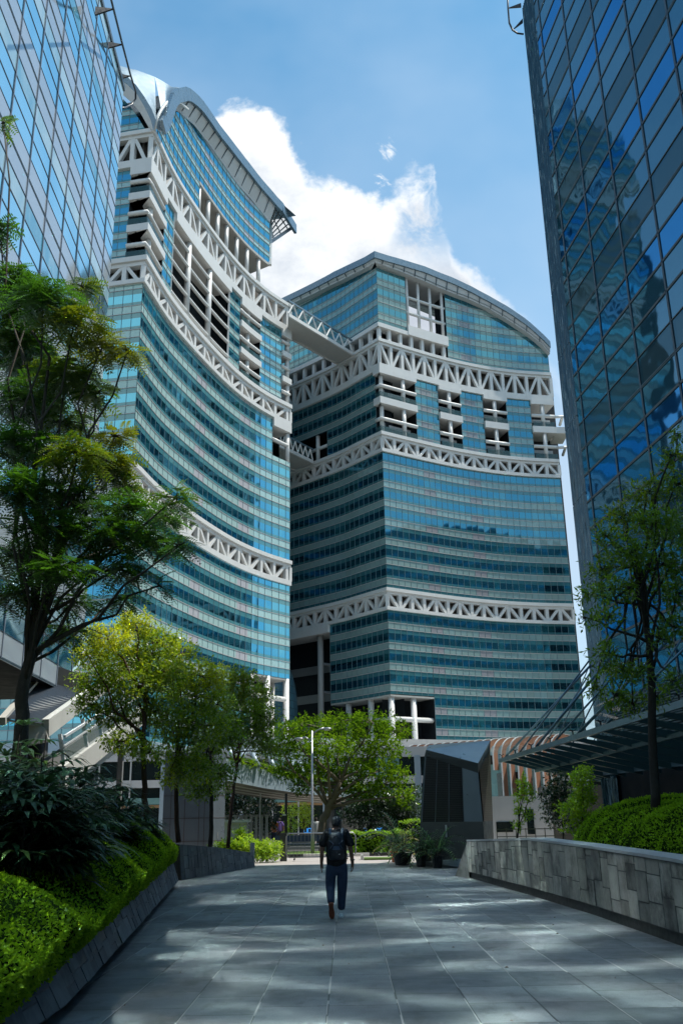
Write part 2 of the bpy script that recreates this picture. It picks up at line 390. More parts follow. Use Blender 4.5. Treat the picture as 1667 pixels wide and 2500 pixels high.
# glass zones
for (ua, ub, z0, z1, zr, pi_) in [
    (12.6, 30, 85.0, 0, 89.37, 3.62), (0, 5.2, 88.4, 0, 89.37, 3.62), (-26, 0, 88.5, 0, 89.0, 3.35)]:
    glass_zone(cvR, tR, gR, ua, ub, z0, 0, zr, pi_, top=topR)
for (ua, ub, z0, z1, zr, pi_) in [
    (6.2, 10.3, 66.4, 78.9, 72.75, 3.3), (14.3, 18.3, 66.4, 78.9, 72.75, 3.3), (22.3, 26.3, 66.4, 78.9, 72.75, 3.3),
    (-11.2, -1, 66.4, 78.9, 72.1, 3.3), (-26, -11.2, 71.9, 78.9, 72.1, 3.3),
    (0, 30, 38.0, 62.9, 38.75, 3.49), (-26, 0, 38.0, 62.9, 38.75, 3.49),
    (7, 30, 9.0, 34.5, 27.8, 3.4), (0, 7, 20.5, 34.5, 27.8, 3.4), (-11.2, 0, 20.4, 34.5, 27.8, 3.4)]:
    glass_zone(cvR, tR, gR, ua, ub, z0, z1, zr, pi_)
# backing behind the glass so that nothing shows through its edge
mb = MB()
for (ua, ub, z0, z1) in [(12.8, 29.9, 85.1, 88.5), (6.3, 10.2, 66.5, 79), (14.4, 18.2, 66.5, 79), (22.4, 26.2, 66.5, 79), (-11.1, -1.1, 66.5, 79), (-25.9, -11.2, 72, 79), (1.3, 29.9, 38, 63), (-25.9, -1.0, 38, 63), (7.1, 29.9, 9, 34.6), (1.3, 7, 20.6, 34.6), (-11.1, -1.0, 20.5, 34.6)]:
    cvR.band(mb, ua, ub, z0, z1, -3.9, -.12)
for ua, ub in ((12.7, 29.9), (1.3, 5.1), (-25.9, -1.0)): cvR.band(mb, ua, ub, 88.5, lambda u: topR(u) - .1, -3.9, -.12)
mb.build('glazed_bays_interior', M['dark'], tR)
def trussR(zt, ztb, zbt, zb, n=28, left=-26):
    pk = []
    for k in range(0, 31, 4):
        if k + 2 <= 30: pk.append((k, k + 2))
        if k - 2 >= 0: pk.append((k, k - 2))
    for k in range(0, -25, -4):
        pk.append((k, k - 2))
        if k + 2 <= 0: pk.append((k, k + 2))
    truss(cvR, tR, left, 30, zt, ztb, zbt, zb, pk, [u for u in range(-26, 31, 2)])
trussR(85.0, 83.9, 80.0, 78.8); trussR(66.45, 65.35, 63.3, 62.7); trussR(38.05, 37.0, 34.85, 34.3)
# fascias and slabs of the open loggias
BAYS = ((-1, 6.2), (10.3, 14.3), (18.3, 22.3), (26.3, 30))
for a, b in BAYS:
    for z0, z1 in ((77.9, 78.79), (71.9, 73.2)):
        mb = MB(); cvR.band(mb, a, b, z0, z1, -4, .55); mb.build('slab', M['white'], tR)
    for z in (73.8, 67.05):
        mb = MB(); cvR.band(mb, a + .1, b - .1, z - .5, z + .5, .3, .34); mb.build('balustrade', M['railglass'], tR)
    for z in (75.5, 69.0):
        mb = MB(); cvR.band(mb, a + .2, b - .1, z - .55, z + .1, -1.9, -1.8); mb.build('louvre_screen', M['whitegrey'], tR)
for a, b in ((-1, 6.2), (10.3, 14.3), (18.3, 22.3), (26.3, 30)):
    for z in (75.6, 69.1):
        q = MB(); q.path([cvR.v3(u, z, .05) for u in cvR.us(a, b)], .36, 8); q.build('loggia_tube', M['white'], tR, True)
for u in (0, 4, 12.3, 20.3, 28.2):
    for z0, z1 in ((66.45, 71.9), (73.2, 77.9)):
        q = MB(); q.tube(cvR.v3(u, z0, -.05 if u else -.6), cvR.v3(u, z1, -.05 if u else -.6), .4, 10); q.build('column', M['white'], tR, True)
# return balconies past the right end
for z in (71.9,):
    q = MB(); p = cvR.v3(30, 0); q.box((43.2, 167.5, z + .65), (2.6, 5.5, 1.3)); q.build('end_balcony', M['white'], tR)
for z in (75.5, 69.0):
    q = MB(); q.path([cvR.v3(30, z, .05), (43.6, 164.9, z), (44.0, 169, z)], .3, 8); q.build('end_tube', M['white'], tR, True)
# colonnade storey under the upper glass
mb = MB(); cvR.band(mb, -26, 5.2, 87.55, 88.38, -4, .35); cvR.band(mb, 5.2, 12.6, 87.7, 89.7, -4, .45); mb.build('upper_ring_beam', M['white'], tR)
for u in list(range(-24, 13, 2)):
    q = MB(); z1 = 87.6 if u < 5 else 87.75; q.box((*cvR.pt(u, -.35), (85 + z1) / 2), (.62, .62, z1 - 85 - .02), math.atan2(*(cvR.nrm[min(u + 26, 55)].yx)))
    q.build('column', M['white'], tR)
# tall open bay under the eaves
for u in (5.6, 7.7, 9.9, 12.1):
    q = MB(); q.tube(cvR.v3(u, 89.7, -.3), cvR.v3(u, topR(u) + .1, -.3), .3, 10); q.build('column', M['white'], tR, True)
for z in (92.8, 96.2):
    q = MB(); q.path([cvR.v3(u, z, -.3) for u in cvR.us(5.25, 12.5)], .3, 8); q.build('loggia_tube', M['white'], tR, True)
# roof: eaves soffit, fascia, curved sheet
mb = MB(); cvR.band(mb, -26, 30, lambda u: topR(u) + .02, lambda u: topR(u) + .35, -6, 1.1); mb.build('eaves_soffit', M['whitegrey'], tR)
mb = MB(); U = cvR.us(-26, 30)
for a, b in zip(U, U[1:]): mb.face([cvR.v3(a, topR(a) + .02, 1.0), cvR.v3(b, topR(b) + .02, 1.0), cvR.v3(b, fasR(b) - 1.3, 1.45), cvR.v3(a, fasR(a) - 1.3, 1.45)])
mb.build('eaves_lining', M['whitegrey'], tR)
mb = MB(); cvR.band(mb, -26, 30, lambda u: fasR(u) - 1.35, fasR, 1.15, 1.75)
for a, b in zip(U, U[1:]):
    A, B, C_, D = cvR.v3(a, fasR(a) - .02, 1.5), cvR.v3(b, fasR(b) - .02, 1.5), cvR.v3(b, fasR(b) + 2.5, -14), cvR.v3(a, fasR(a) + 2.5, -14)
    mb.face([A, B, C_, D]); mb.face([cvR.v3(b, topR(b) + .4, 1.3), cvR.v3(a, topR(a) + .4, 1.3), D - Vector((0, 0, .6)), C_ - Vector((0, 0, .6))])
mb.build('roof', M['roofmetal'], tR)
mb = MB()
for k in range(-24, 30, 2):
    mb.bar(cvR.v3(k + .4, topR(k + .4) + .1, 1.12), cvR.v3(k + .4, fasR(k + .4) - 1.2, 1.6), .12, .2)
mb.build('eaves_brackets', M['mull'], tR)
# ground storeys: corner columns, left undercroft
for u in (-8.5, -4.2, 0, 4):
    q = MB(); q.tube(cvR.v3(u, 0, -.7), cvR.v3(u, 20.4, -.7), .5, 12); q.build('column', M['white'], tR, True)
q = MB(); q.path([cvR.v3(-4.2, 16.6, -.7), cvR.v3(0, 16.6, -.7), cvR.v3(4, 16.6, -.7), cvR.v3(6.9, 16.6, -.6)], .42, 10); q.build('tie_tube', M['white'], tR, True)
mb = MB(); poly = [cvR.pt(u, 0) for u in cvR.us(-11.2, 7)] + [cvR.pt(u, -8) for u in cvR.us(-11.2, 7)][::-1]; mb.prism([(p.x, p.y) for p in poly], 20.1, 20.38)
mb.build('soffit', M['soffit'], tR)
# left part below the lowest truss: open loggias with grey slabs
mb = MB(); cvR.band(mb, -26, -11.2, 32.9, 34.29, -9, .5); mb.build('deep_fascia', M['white'], tR)
mb = MB()
for z in (27.5, 22.3, 17.2, 12.4): cvR.band(mb, -26, -9.5, z - .75, z + .75, -8, -4.1)
mb.build('parking_slabs', M['greywall'], tR)
for z in (26.2, 21.2, 16.0):
    q = MB(); q.tube(cvR.v3(-13.6, z + 1.6, -.8), cvR.v3(-11.4, z + 1.0, -3.9), .3, 8); q.build('strut', M['greywall'], tR, True)
q = MB(); q.tube(cvR.v3(-13.6, 9, -.8), cvR.v3(-13.6, 32.9, -.8), .55, 12); q.build('column', M['soffit'], tR, True)
q = MB(); q.tube(cvR.v3(-13.5, 66.4, -.5), cvR.v3(-13.5, 71.9, -.5), .4, 10); q.build('column', M['white'], tR, True)
q = MB(); q.path([cvR.v3(-11.3, 69.2, -.5), cvR.v3(-13.5, 69.2, -.5), cvR.v3(-16, 69.2, -.5)], .35, 8); q.build('loggia_tube', M['white'], tR, True)

# ---------------------------------------------------------------- west curved tower (left of the two)
LL0 = catmull([(-24.4, 100), (-22.9, 110), (-19.6, 122.5), (-16.2, 132.3), (-12.6, 139.4), (-8.6, 145)])
dense = resample(LL0, 310)
LL = [dense[0]] + [dense[min(310, max(0, round((1.035 * u - .62) * 10)))] for u in range(1, 31)] + [dense[310]]
LL[1] = dense[5]; LL[2] = dense[14]
SD = Vector((-1, .2)).normalized() * 1.27
LS = [Vector((-24.4, 100)) + SD * k for k in range(13)]
cvL = Curve(LS, LL)
tL = thing('office_tower', 'taller concave turquoise glass tower with white truss bands and silver domed roof', 'office tower', (-22, 125, 0))
gL = tower_glass('west_tower_glass', [13, 22], .95, .50)
def invL(px, py):
    d = ray(px, py)
    for i in range(12, len(cvL.P) - 1):
        a, b = cvL.P[i], cvL.P[i + 1]; e = b - a; den = e.x * (-d.y) + d.x * e.y
        if abs(den) < 1e-9: continue
        t = (-a.x * (-d.y) + -a.y * d.x) / den * 1.0
        t = ((-a.x) * (-d.y) - (-d.x) * (-a.y)) / (e.x * (-d.y) - (-d.x) * e.y)
        sc = ((a + e * t).length) / math.hypot(d.x, d.y)
        if (0 <= t <= 1 or (i == len(cvL.P) - 2 and 1 < t < 8)): return (i - 12 + t, EYE + sc * d.z)
    return None
c1 = lambda x, y: (230 + x / 2.851, 130 + y / 2.851)
gt = [invL(*c1(*p)) for p in [(440, 470), (470, 400), (500, 372), (550, 372), (600, 400), (700, 490), (800, 620), (900, 760), (1000, 900), (1100, 1010), (1180, 1115)]]
ft = [invL(*c1(*p)) for p in [(432, 462), (452, 390), (470, 330), (492, 285), (520, 262), (575, 255), (620, 275), (680, 330), (740, 410), (800, 500), (880, 600), (950, 690), (1030, 790), (1100, 880), (1180, 970), (1250, 1050)]]
topL = lerp_tab([(0, 89.6)] + gt + [(31, 102.5)]); fasL = lerp_tab([(0, 90.2)] + ft + [(31, 107.8)])
body = [cvL.pt(u, -4.2) for u in cvL.us(-12, 31)]
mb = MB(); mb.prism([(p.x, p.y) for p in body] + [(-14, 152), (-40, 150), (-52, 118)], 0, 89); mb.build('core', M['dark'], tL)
for (ua, ub, z0, z1, zr, pi_) in [
    (4.6, 6.9, 69.5, 83.5, 80.66, 2.63), (19.3, 21.5, 69.5, 83.5, 80.66, 2.63), (25.4, 29.1, 69.5, 83.5, 80.66, 2.63), (-12, -2.0, 69.5, 83.5, 80.66, 2.63),
    (0, 27.7, 41.5, 65.75, 50.85, 3.63), (27.7, 31, 41.5, 58.9, 50.85, 3.63), (-12, 0, 41.5, 65.75, 47.9, 3.42),
    (0, 24.6, 8, 37.5, 31.2, 3.65), (24.6, 31, 22.4, 37.5, 31.2, 3.65), (-12, 0, 8, 37.5, 31.2, 3.5)]:
    glass_zone(cvL, tL, gL, ua, ub, z0, z1, zr, pi_)
tabLow = lambda u: topL(u)
glass_zone(cvL, tL, gL, 0.0, 11.9, 89.2, 0, 98.84, 2.46, top=topL)
glass_zone(cvL, tL, gL, 11.9, 27.0, 95.1, 0, 98.84, 2.46, top=topL)
mb = MB()
for (ua, ub, z0, z1) in [(4.7, 6.8, 69.6, 83.5), (19.4, 21.4, 69.6, 83.5), (25.5, 29, 69.6, 83.5), (-12, -2.1, 69.6, 83.5), (1.6, 27.6, 41.6, 65.7), (27.6, 30.9, 41.6, 58.8), (-12, -1.2, 41.6, 65.7), (1.6, 24.5, 8, 37.5), (24.6, 30.9, 22.5, 37.5), (-12, -1.2, 8, 37.5)]:
    cvL.band(mb, ua, ub, z0, z1, -3.9, -.12)
cvL.band(mb, 2.5, 11.9, 89.2, lambda u: topL(u) - .15, -3.9, -.12); cvL.band(mb, 11.9, 26.9, 95.2, lambda u: topL(u) - .15, -3.9, -.12)
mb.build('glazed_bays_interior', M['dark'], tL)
def trussL(zt, ztb, zbt, zb, start=2):
    pk = [(0, 1)] if False else []
    for k in range(2, 31, 4):
        pk.append((k, k - (1.8 if k == 2 else 2)));
        if k + 2 <= 31: pk.append((k, k + 2))
    pk[-1:] = pk[-1:]
    pk += [(-2, -.3), (-2, -4), (-6, -4), (-6, -8), (-10, -8), (-10, -12)]
    truss(cvL, tL, -12, 31, zt, ztb, zbt, zb, [(a, min(b, 31)) for a, b in pk], [0, 2, 4, 6, 8, 10, 12, 14, 16, 18, 20, 22, 24, 26, 28, 30, 31, -2, -4, -6, -8, -10], w=.6)
trussL(89.15, 88.05, 84.55, 83.45); trussL(69.5, 68.25, 66.3, 65.7); trussL(41.55, 40.45, 38.2, 37.4)
# loggia slabs between the two upper girders
for a, b in ((-2, 4.6), (21.5, 25.4), (29.1, 31)):
    for z0, z1 in ((82.2, 83.44), (78.25, 79.3), (73.35, 74.4)):
        mb = MB(); cvL.band(mb, a, b, z0, z1, -4.1, .4); mb.build('slab', M['white'], tL)
mb = MB(); cvL.band(mb, 6.9, 19.3, 82.3, 83.44, -4.1, .4); mb.build('slab', M['white'], tL)
for a, b in ((-2, 4.3), (21.5, 25.4), (29.1, 30.8)):
    for z in (81.2, 76.3, 71.5):
        q = MB(); q.path([cvL.v3(u, z, 0) for u in cvL.us(a, b)], .33, 8); q.build('loggia_tube', M['white'], tL, True)
for k in range(5):
    z = 80.6 - 2.45 * k; q = MB(); q.path([cvL.v3(u, z, -.1) for u in cvL.us(6.9, 19.3)], .26, 8); q.build('loggia_tube', M['white'], tL, True)
for u in (10.4, 15.0):
    q = MB(); q.tube(cvL.v3(u, 69.5, -.2), cvL.v3(u, 82.3, -.2), .45, 10); q.build('column', M['white'], tL, True)
for u in (1.8, 23.4, 30.6):
    for z0, z1 in ((69.5, 73.35), (74.4, 78.25), (79.3, 82.2)):
        q = MB(); q.tube(cvL.v3(u, z0, -.35), cvL.v3(u, z1, -.35), .38, 10); q.build('column', M['white'], tL, True)
for u in (6.9, 19.3):
    q = MB(); q.box((*cvL.pt(u, -.1), 76.5), (.3, .5, 13.9), .2); q.build('edge_fin', M['white'], tL)
mb = MB(); cvL.band(mb, 6.9, 19.3, 69.4, 83.4, -7, -6); 
mb.build('deep_bay_wall', M['greywall'], tL)
for a, b in ((-2, 4.5), (21.6, 25.3)):
    for z in (79.8, 74.9, 70.0):
        mb = MB(); cvL.band(mb, a, b, z - .5, z + .5, .2, .24); mb.build('balustrade', M['railglass'], tL)
# notch at the right end under the middle girder, and columns at the foot
mb = MB(); cvL.band(mb, 27.7, 31, 64.2, 65.69, -4, .4); mb.build('notch_fascia', M['white'], tL)
q = MB(); q.tube(cvL.v3(30.6, 58.9, -.3), cvL.v3(30.6, 64.2, -.3), .42, 10); q.build('column', M['white'], tL, True)
q = MB(); q.path([cvL.v3(27.7, 61.9, -.2), cvL.v3(29, 61.9, -.2), cvL.v3(30.6, 61.9, -.2)], .36, 8); q.build('loggia_tube', M['white'], tL, True)
for u, o_ in ((24.9, -.4), (27.5, -.4), (30.6, -.4), (30.6, -3.4)):
    q = MB(); q.tube(cvL.v3(u, 0, o_), cvL.v3(u, 22.4, o_), .48, 12); q.build('column', M['white'], tL, True)
q = MB(); q.path([cvL.v3(24.7, 19.2, -.4), cvL.v3(27.5, 19.2, -.4), cvL.v3(30.6, 19.2, -.4)], .4, 10); q.build('tie_tube', M['white'], tL, True)
mb = MB(); poly = [cvL.pt(u, -.05) for u in cvL.us(24.6, 31)] + [cvL.pt(u, -7) for u in cvL.us(24.6, 31)][::-1]; mb.prism([(p.x, p.y) for p in poly], 22.1, 22.38); mb.build('soffit', M['soffit'], tL)
# top: colonnade, soffit, roof
mb = MB(); cvL.band(mb, 11.9, 27.0, 94.6, 95.08, -8, .05); mb.build('upper_soffit', M['soffit'], tL)
mb = MB(); cvL.band(mb, 11.9, 26.8, 89.2, 94.6, -8, -7.5); mb.build('upper_back_wall', M['soffit'], tL)
for k, px in enumerate((12.4, 14.5, 16.7, 18.8, 21.0, 23.1, 25.3)):
    q = MB(); q.tube(cvL.v3(px, 89.15, -.45), cvL.v3(px, 94.6, -.45), .36, 10); q.build('column', M['white'], tL, True)
# slanted end of the top storeys
e0, e1 = cvL.v3(27, 95.0, .02), cvL.v3(27, topL(27), .02); tip = aY(*c1(1225, 1165), cvL.v3(27, 0).y + 4.5); bot = cvL.v3(27, 95.1, 0)
mb = MB(); mb.face([e0, tip, e1], [(27.2, 50), (28.8, 52.4), (27.2, 53)]); bk = Vector((-9, 4, 0)); mb.face([e0, e0 + bk, tip + bk, tip], [(29, 50), (35, 50), (35, 53), (29, 53)]); mb.build('slanted_end_glass', gL, tL)
q = MB(); q.bar(bot + Vector((.15, -.1, -.4)), tip + Vector((.15, -.1, .3)), .45, .5, (0, 1, 0)); q.build('slanted_edge_beam', M['white'], tL)
# fascia + soffit ring following the arched eave
U = [.25, .6, 1, 1.5] + [float(k) for k in range(2, 32)]
# canopy lattice past the right end
T1 = aY(*c1(1400, 1195), cvL.v3(31, 0).y + 3.0); T2 = aY(*c1(1200, 1348), cvL.v3(29, 0).y + 1.0)
fo = lambda u: cvL.v3(u, fasL(u), 1.4)
mb = MB(); P = [fo(u) for u in U]; 
cvx = [p for p in P if p.y < fo(28.3).y] + [T1]
for a, b in zip(cvx, cvx[1:]):
    mb.bar(a - Vector((0, 0, .9)), b - Vector((0, 0, .9)), .5, 1.9)
mb.build('roof_fascia', M['roofmetal'], tL)
mb = MB(); Uw = [u for u in U if u <= 27]
for a, b in zip(Uw, Uw[1:]):
    A, B = cvL.v3(a, topL(a) - .05, .08), cvL.v3(b, topL(b) - .05, .08); C_, D = cvL.v3(b, fasL(b) - 1.7, 1.2), cvL.v3(a, fasL(a) - 1.7, 1.2)
    mb.face([A, B, C_, D]); mb.face([B + Vector((0, 0, -.35)), A + Vector((0, 0, -.35)), A, B])
mb.build('eaves_soffit', M['whitegrey'], tL)
mb = MB(); k = 2.5
while k < 27: mb.bar(cvL.v3(k, topL(k) + .1, .1), cvL.v3(k, fasL(k) - 1.8, 1.25), .1, .25); k += 1.55
mb.build('eaves_brackets', M['mull'], tL)
mb = MB(); A0 = fo(23.5); B0 = cvL.v3(25.5, topL(25.5) + .3, 0)
def L3(a, b, t): return a.lerp(b, t)
A_, B_, C_, D_ = fo(24.5), T1, T2 + Vector((0, 0, .5)), tip + Vector((-.6, 0, .2))
for t in [k / 9 for k in range(10)]:
    mb.bar(L3(A_, B_, t), L3(D_, C_, t), .14, .22)
for t in [k / 4 for k in range(5)]:
    mb.bar(L3(A_, D_, t), L3(B_, C_, t), .14, .22)
mb.bar(B_, C_, .3, .6); mb.bar(D_, C_, .25, .4)
mb.build('canopy_lattice', M['steel'], tL)
glp, n = newmat('frosted_roof_glass'); b = n.n('ShaderNodeBsdfPrincipled'); b.inputs['Base Color'].default_value = (.8, .85, .88, 1); b.inputs['Roughness'].default_value = .2; b.inputs['Alpha'].default_value = .35; finish(n, b.outputs[0])
mb = MB(); o_ = Vector((0, 0, .14)); mb.face([A_ + o_, B_ + o_, C_ + o_, D_ + o_]); mb.build('canopy_glass', glp, tL)
# silver shell: from the arched eaves back to the ridge
ridge = [aY(*c1(*p), Y) for p, Y in [((100, 75), 106), ((160, 85), 106), ((290, 112), 107), ((355, 135), 108), ((420, 160), 109), ((480, 192), 111), ((530, 225), 113), ((580, 256), 112)]]
sideE = [aY(*c1(*p), 98.6) for p in [(60, 150), (160, 118), (220, 150), (290, 215), (350, 300), (400, 385), (430, 460)]]
frE = [fo(u) for u in (.25, .6, 1, 1.5, 2, 3, 4, 5)]
def ruled(mb, A, B, n=14, m_=5, lift=1.2):
    ga = lambda P, t: P[min(int(t * (len(P) - 1)), len(P) - 2)].lerp(P[min(int(t * (len(P) - 1)), len(P) - 2) + 1], t * (len(P) - 1) - min(int(t * (len(P) - 1)), len(P) - 2))
    g = [[ga(A, i / n).lerp(ga(B, i / n), j / m_) + Vector((0, 0, lift * math.sin(math.pi * j / m_))) for j in range(m_ + 1)] for i in range(n + 1)]
    vs = [p for r in g for p in r]; mb.mesh(vs, [(i * (m_ + 1) + j, (i + 1) * (m_ + 1) + j, (i + 1) * (m_ + 1) + j + 1, i * (m_ + 1) + j + 1) for i in range(n) for j in range(m_)])
mb = MB(); ruled(mb, sideE, ridge[:5] , lift=.6); ruled(mb, frE, ridge[4:], lift=.5); mb.build('roof_shell', M['shell'], tL, True)
# long back slope of the roof behind the fascia
mb = MB(); Q = [u for u in U if u >= 5]
for a, b in zip(Q, Q[1:]): A, B = fo(a), fo(b); mb.face([A, B, B + Vector((-16, 6, 1.5)), A + Vector((-16, 6, 1.5))]); 
mb.build('roof', M['roofmetal'], tL)
# side arch over the left facade
mb = MB(); arcT = [aY(*c1(*p), 98.9) for p in [(60, 175), (170, 175), (230, 215), (300, 285), (350, 370), (395, 465), (412, 535)]]
arcB = [aY(*c1(*p), 99.6) for p in [(60, 240), (170, 262), (215, 300), (270, 350), (320, 410), (360, 480), (388, 530)]]
for i in range(6):
    mb.face([arcB[i], arcB[i + 1], arcT[i + 1], arcT[i]])
mb.build('arch_soffit', M['whitegrey'], tL)
mb = MB()
for i in range(6): mb.face([arcT[i], arcT[i + 1], sideE[i + 1], sideE[i]])
mb.build('arch_fascia', M['roofmetal'], tL)
q = MB(); q.path([aY(*c1(415, 540), 99.2), aY(*c1(440, 440), 99.4), aY(*c1(470, 385), 100), aY(*c1(500, 345), 101.6), aY(*c1(540, 320), 103.5), aY(*c1(590, 335), 106.5), aY(*c1(650, 385), 110.5)], .22, 8); q.build('arch_rib', M['white'], tL, True)
ztop = lerp_tab([(-9, 100.2), (-7.5, 99.4), (-6, 98.2), (-4.6, 96.9), (-3.2, 95.0), (-2.2, 93.0), (-1.2, 90.6), (-.7, 89.4)])
glass_zone(cvL, tL, gL, -12, -.7, 89.2, 0, 90.2, 2.5, off=-.35, top=ztop)
mb = MB(); cvL.band(mb, -12, -2.2, 89.2, lambda u: ztop(u) - .1, -4, -.45); mb.build('glazed_bays_interior', M['dark'], tL)

gW2 = tower_glass('added_wing_glass', [], .30, .25)  # unseen wing added as a dark reflection for the east tower's left face
mb = MB(); PW = [(-10.6, 147.5), (-13.6, 186), (-60, 186), (-52, 120)]
for (a, b) in zip(PW, PW[1:]):
    L_ = math.hypot(b[0] - a[0], b[1] - a[1]); mb.face([(a[0], a[1], 26), (b[0], b[1], 26), (b[0], b[1], 89), (a[0], a[1], 89)], [(0, 0), (L_ / 1.5, 0), (L_ / 1.5, 63 / 3.6), (0, 63 / 3.6)])
mb.face([(x, y, 26) for x, y in PW]); mb.face([(x, y, 89) for x, y in PW]); mb.build('added_rear_wing', gW2, tL)
# ---------------------------------------------------------------- link bridges
def bridge(par, A0, B0, A1, B1, h, n, name='deck'):
    dz = Vector((0, 0, 1)); mb = MB(); mb.hexa([A0 - dz * .45, B0 - dz * .45, B1 - dz * .45, A1 - dz * .45, A0 - dz * .02, B0 - dz * .02, B1 - dz * .02, A1 - dz * .02]); mb.build('deck', M['soffit'], par)
    w_ = (A1 - A0).normalized()
    for (a, b) in ((A0 - w_ * .2, B0 - w_ * .2), (A1 + w_ * .2, B1 + w_ * .2)):
        t = MB(); t.bar(a - dz * .3, b - dz * .3, .3, .62); t.build('bottom_chord', M['white'], par)
        t = MB(); t.bar(a + dz * h, b + dz * h, .3, .3); t.build('top_chord', M['roofmetal'], par)
        for k in range(n):
            p0, p1, pm = a.lerp(b, k / n), a.lerp(b, (k + 1) / n), a.lerp(b, (k + .5) / n)
            for s_, e_ in ((p0, pm), (pm, p1)):
                t = MB(); q0, q1 = (s_ + dz * .02, e_ + dz * (h - .15)) if s_ is p0 else (s_ + dz * (h - .15), e_ + dz * .02); t.bar(q0, q1, .22, .22, w_); t.build('brace', M['white'], par)
    g = MB(); e = dz * (h - .3); g.face([A0 + w_ * .3, B0 + w_ * .3, B0 + w_ * .3 + e, A0 + w_ * .3 + e]); g.build('glazing', M['railglass'], par)
cb = lambda x, y: (600 + x / 4.356, 650 + y / 4.356); cc2 = lambda x, y: (600 + x / 4.356, 1010 + y / 4.356)
b1 = thing('link_bridge', 'upper white truss footbridge spanning between the two glass towers near the roofs', 'footbridge', (-3, 148, 84.5), 'covered bridges between the towers')
bridge(b1, aZ(704, 766, 84.5), cvR.v3(-5.06, 84.9, .7), aZ(*cb(440, 720), 84.4), cvR.v3(-8.34, 84.9, .7), 2.5, 7)
b2 = thing('link_bridge', 'lower white truss footbridge spanning between the two glass towers at mid height', 'footbridge', (-7, 160, 66), 'covered bridges between the towers')
bridge(b2, aZ(*cc2(272, 285), 66.4), cvR.v3(-13.7, 66.5, .7), aZ(*cc2(272, 500), 66.2), cvR.v3(-17.2, 66.5, .7), 2.3, 8)
WOB, WRO = .17, .07
# ================================================================ glass office blocks flanking the plaza
def slab_glass(name, mode):
    """flat curtain wall: five equal panes per storey; UV = (panel, row)"""
    m_, n = newmat(name); uv = n.n('ShaderNodeTexCoord').outputs['UV']; u, v = n.sep(uv)[:2]
    fu, fv = n.m('FLOOR', u), n.m('FLOOR', v); row = n.m('MODULO', fv, 5.0); f = n.m('FRACT', v); fx = n.m('FRACT', u)
    r1 = n.white(n.com(fu, fv, 1.0)); tc = n.n('ShaderNodeTexCoord').outputs['Object']
    clear = n.m('LESS_THAN', row, 1.9)                     # rows 0,1 clear vision glass
    pale = n.m('MULTIPLY', n.m('GREATER_THAN', row, 1.9), n.m('LESS_THAN', row, 2.9))
    streak = n.noise(n.vm('MULTIPLY', tc, (1, 1.4, .5)), 1.1, 5, .6)
    if mode == 'west':
        blind = n.rng(n.m('ADD', n.m('MULTIPLY', r1, .5), n.m('MULTIPLY', streak, .6)), .35, .75, 0, 1)
        cpale = n.mix(blind, (.10, .34, .46), (.50, .66, .68))
        cgrey = n.mix(r1, (.40, .455, .50), (.44, .49, .53)); cclear = (.01, .13, .22)
        c = n.mix(clear, cgrey, cclear); c = n.mix(pale, c, cpale)
        fac = n.m('ADD', .26, n.m('MULTIPLY', clear, .67)); tint = n.mix(clear, (.8, .9, 1.0), (.68, .94, 1.0))
        nr = jitter(n, n.com(fu, fv, 0.0), .006, WOB, .36, .3)
    else:
        pick = n.m('MULTIPLY', n.m('GREATER_THAN', row, 1.9), n.m('LESS_THAN', row, 2.9))
        sp = n.m('GREATER_THAN', row, 3.9)
        c = n.mix(r1, (.010, .055, .085), (.018, .075, .11)); c = n.mix(sp, c, (.045, .085, .10)); c = n.mix(pick, c, (.004, .05, .15))
        edge = n.m('MAXIMUM', n.m('LESS_THAN', fx, .10), n.m('GREATER_THAN', f, .86)); c = n.mix(n.m('MULTIPLY', edge, .5), c, (.01, .05, .08))
        fac = n.m('SUBTRACT', .34, n.m('MULTIPLY', sp, .24)); fac = n.m('ADD', fac, n.m('MULTIPLY', pick, .16))
        tint = n.mix(pick, (.28, .52, .68), (.11, .42, .78)); nr = jitter(n, n.com(fu, fv, 0.0), .010, .045, .7)
    finish(n, coated(n, c, tint, (.03 if mode == 'east' else WRO), fac, nr)); return m_
M['greyrail'] = pbr('grey_rail', (.22, .25, .30), .4, .3, var=.1)
M['kbase0'] = pbr('dark_column_stone', (.06, .065, .07), .5, var=.1)
M['navy'] = pbr('navy_mullion', (.02, .045, .07), .4, .2, var=.1)
M['black'] = pbr('black_gasket', (.012, .014, .018), .35, var=.1)
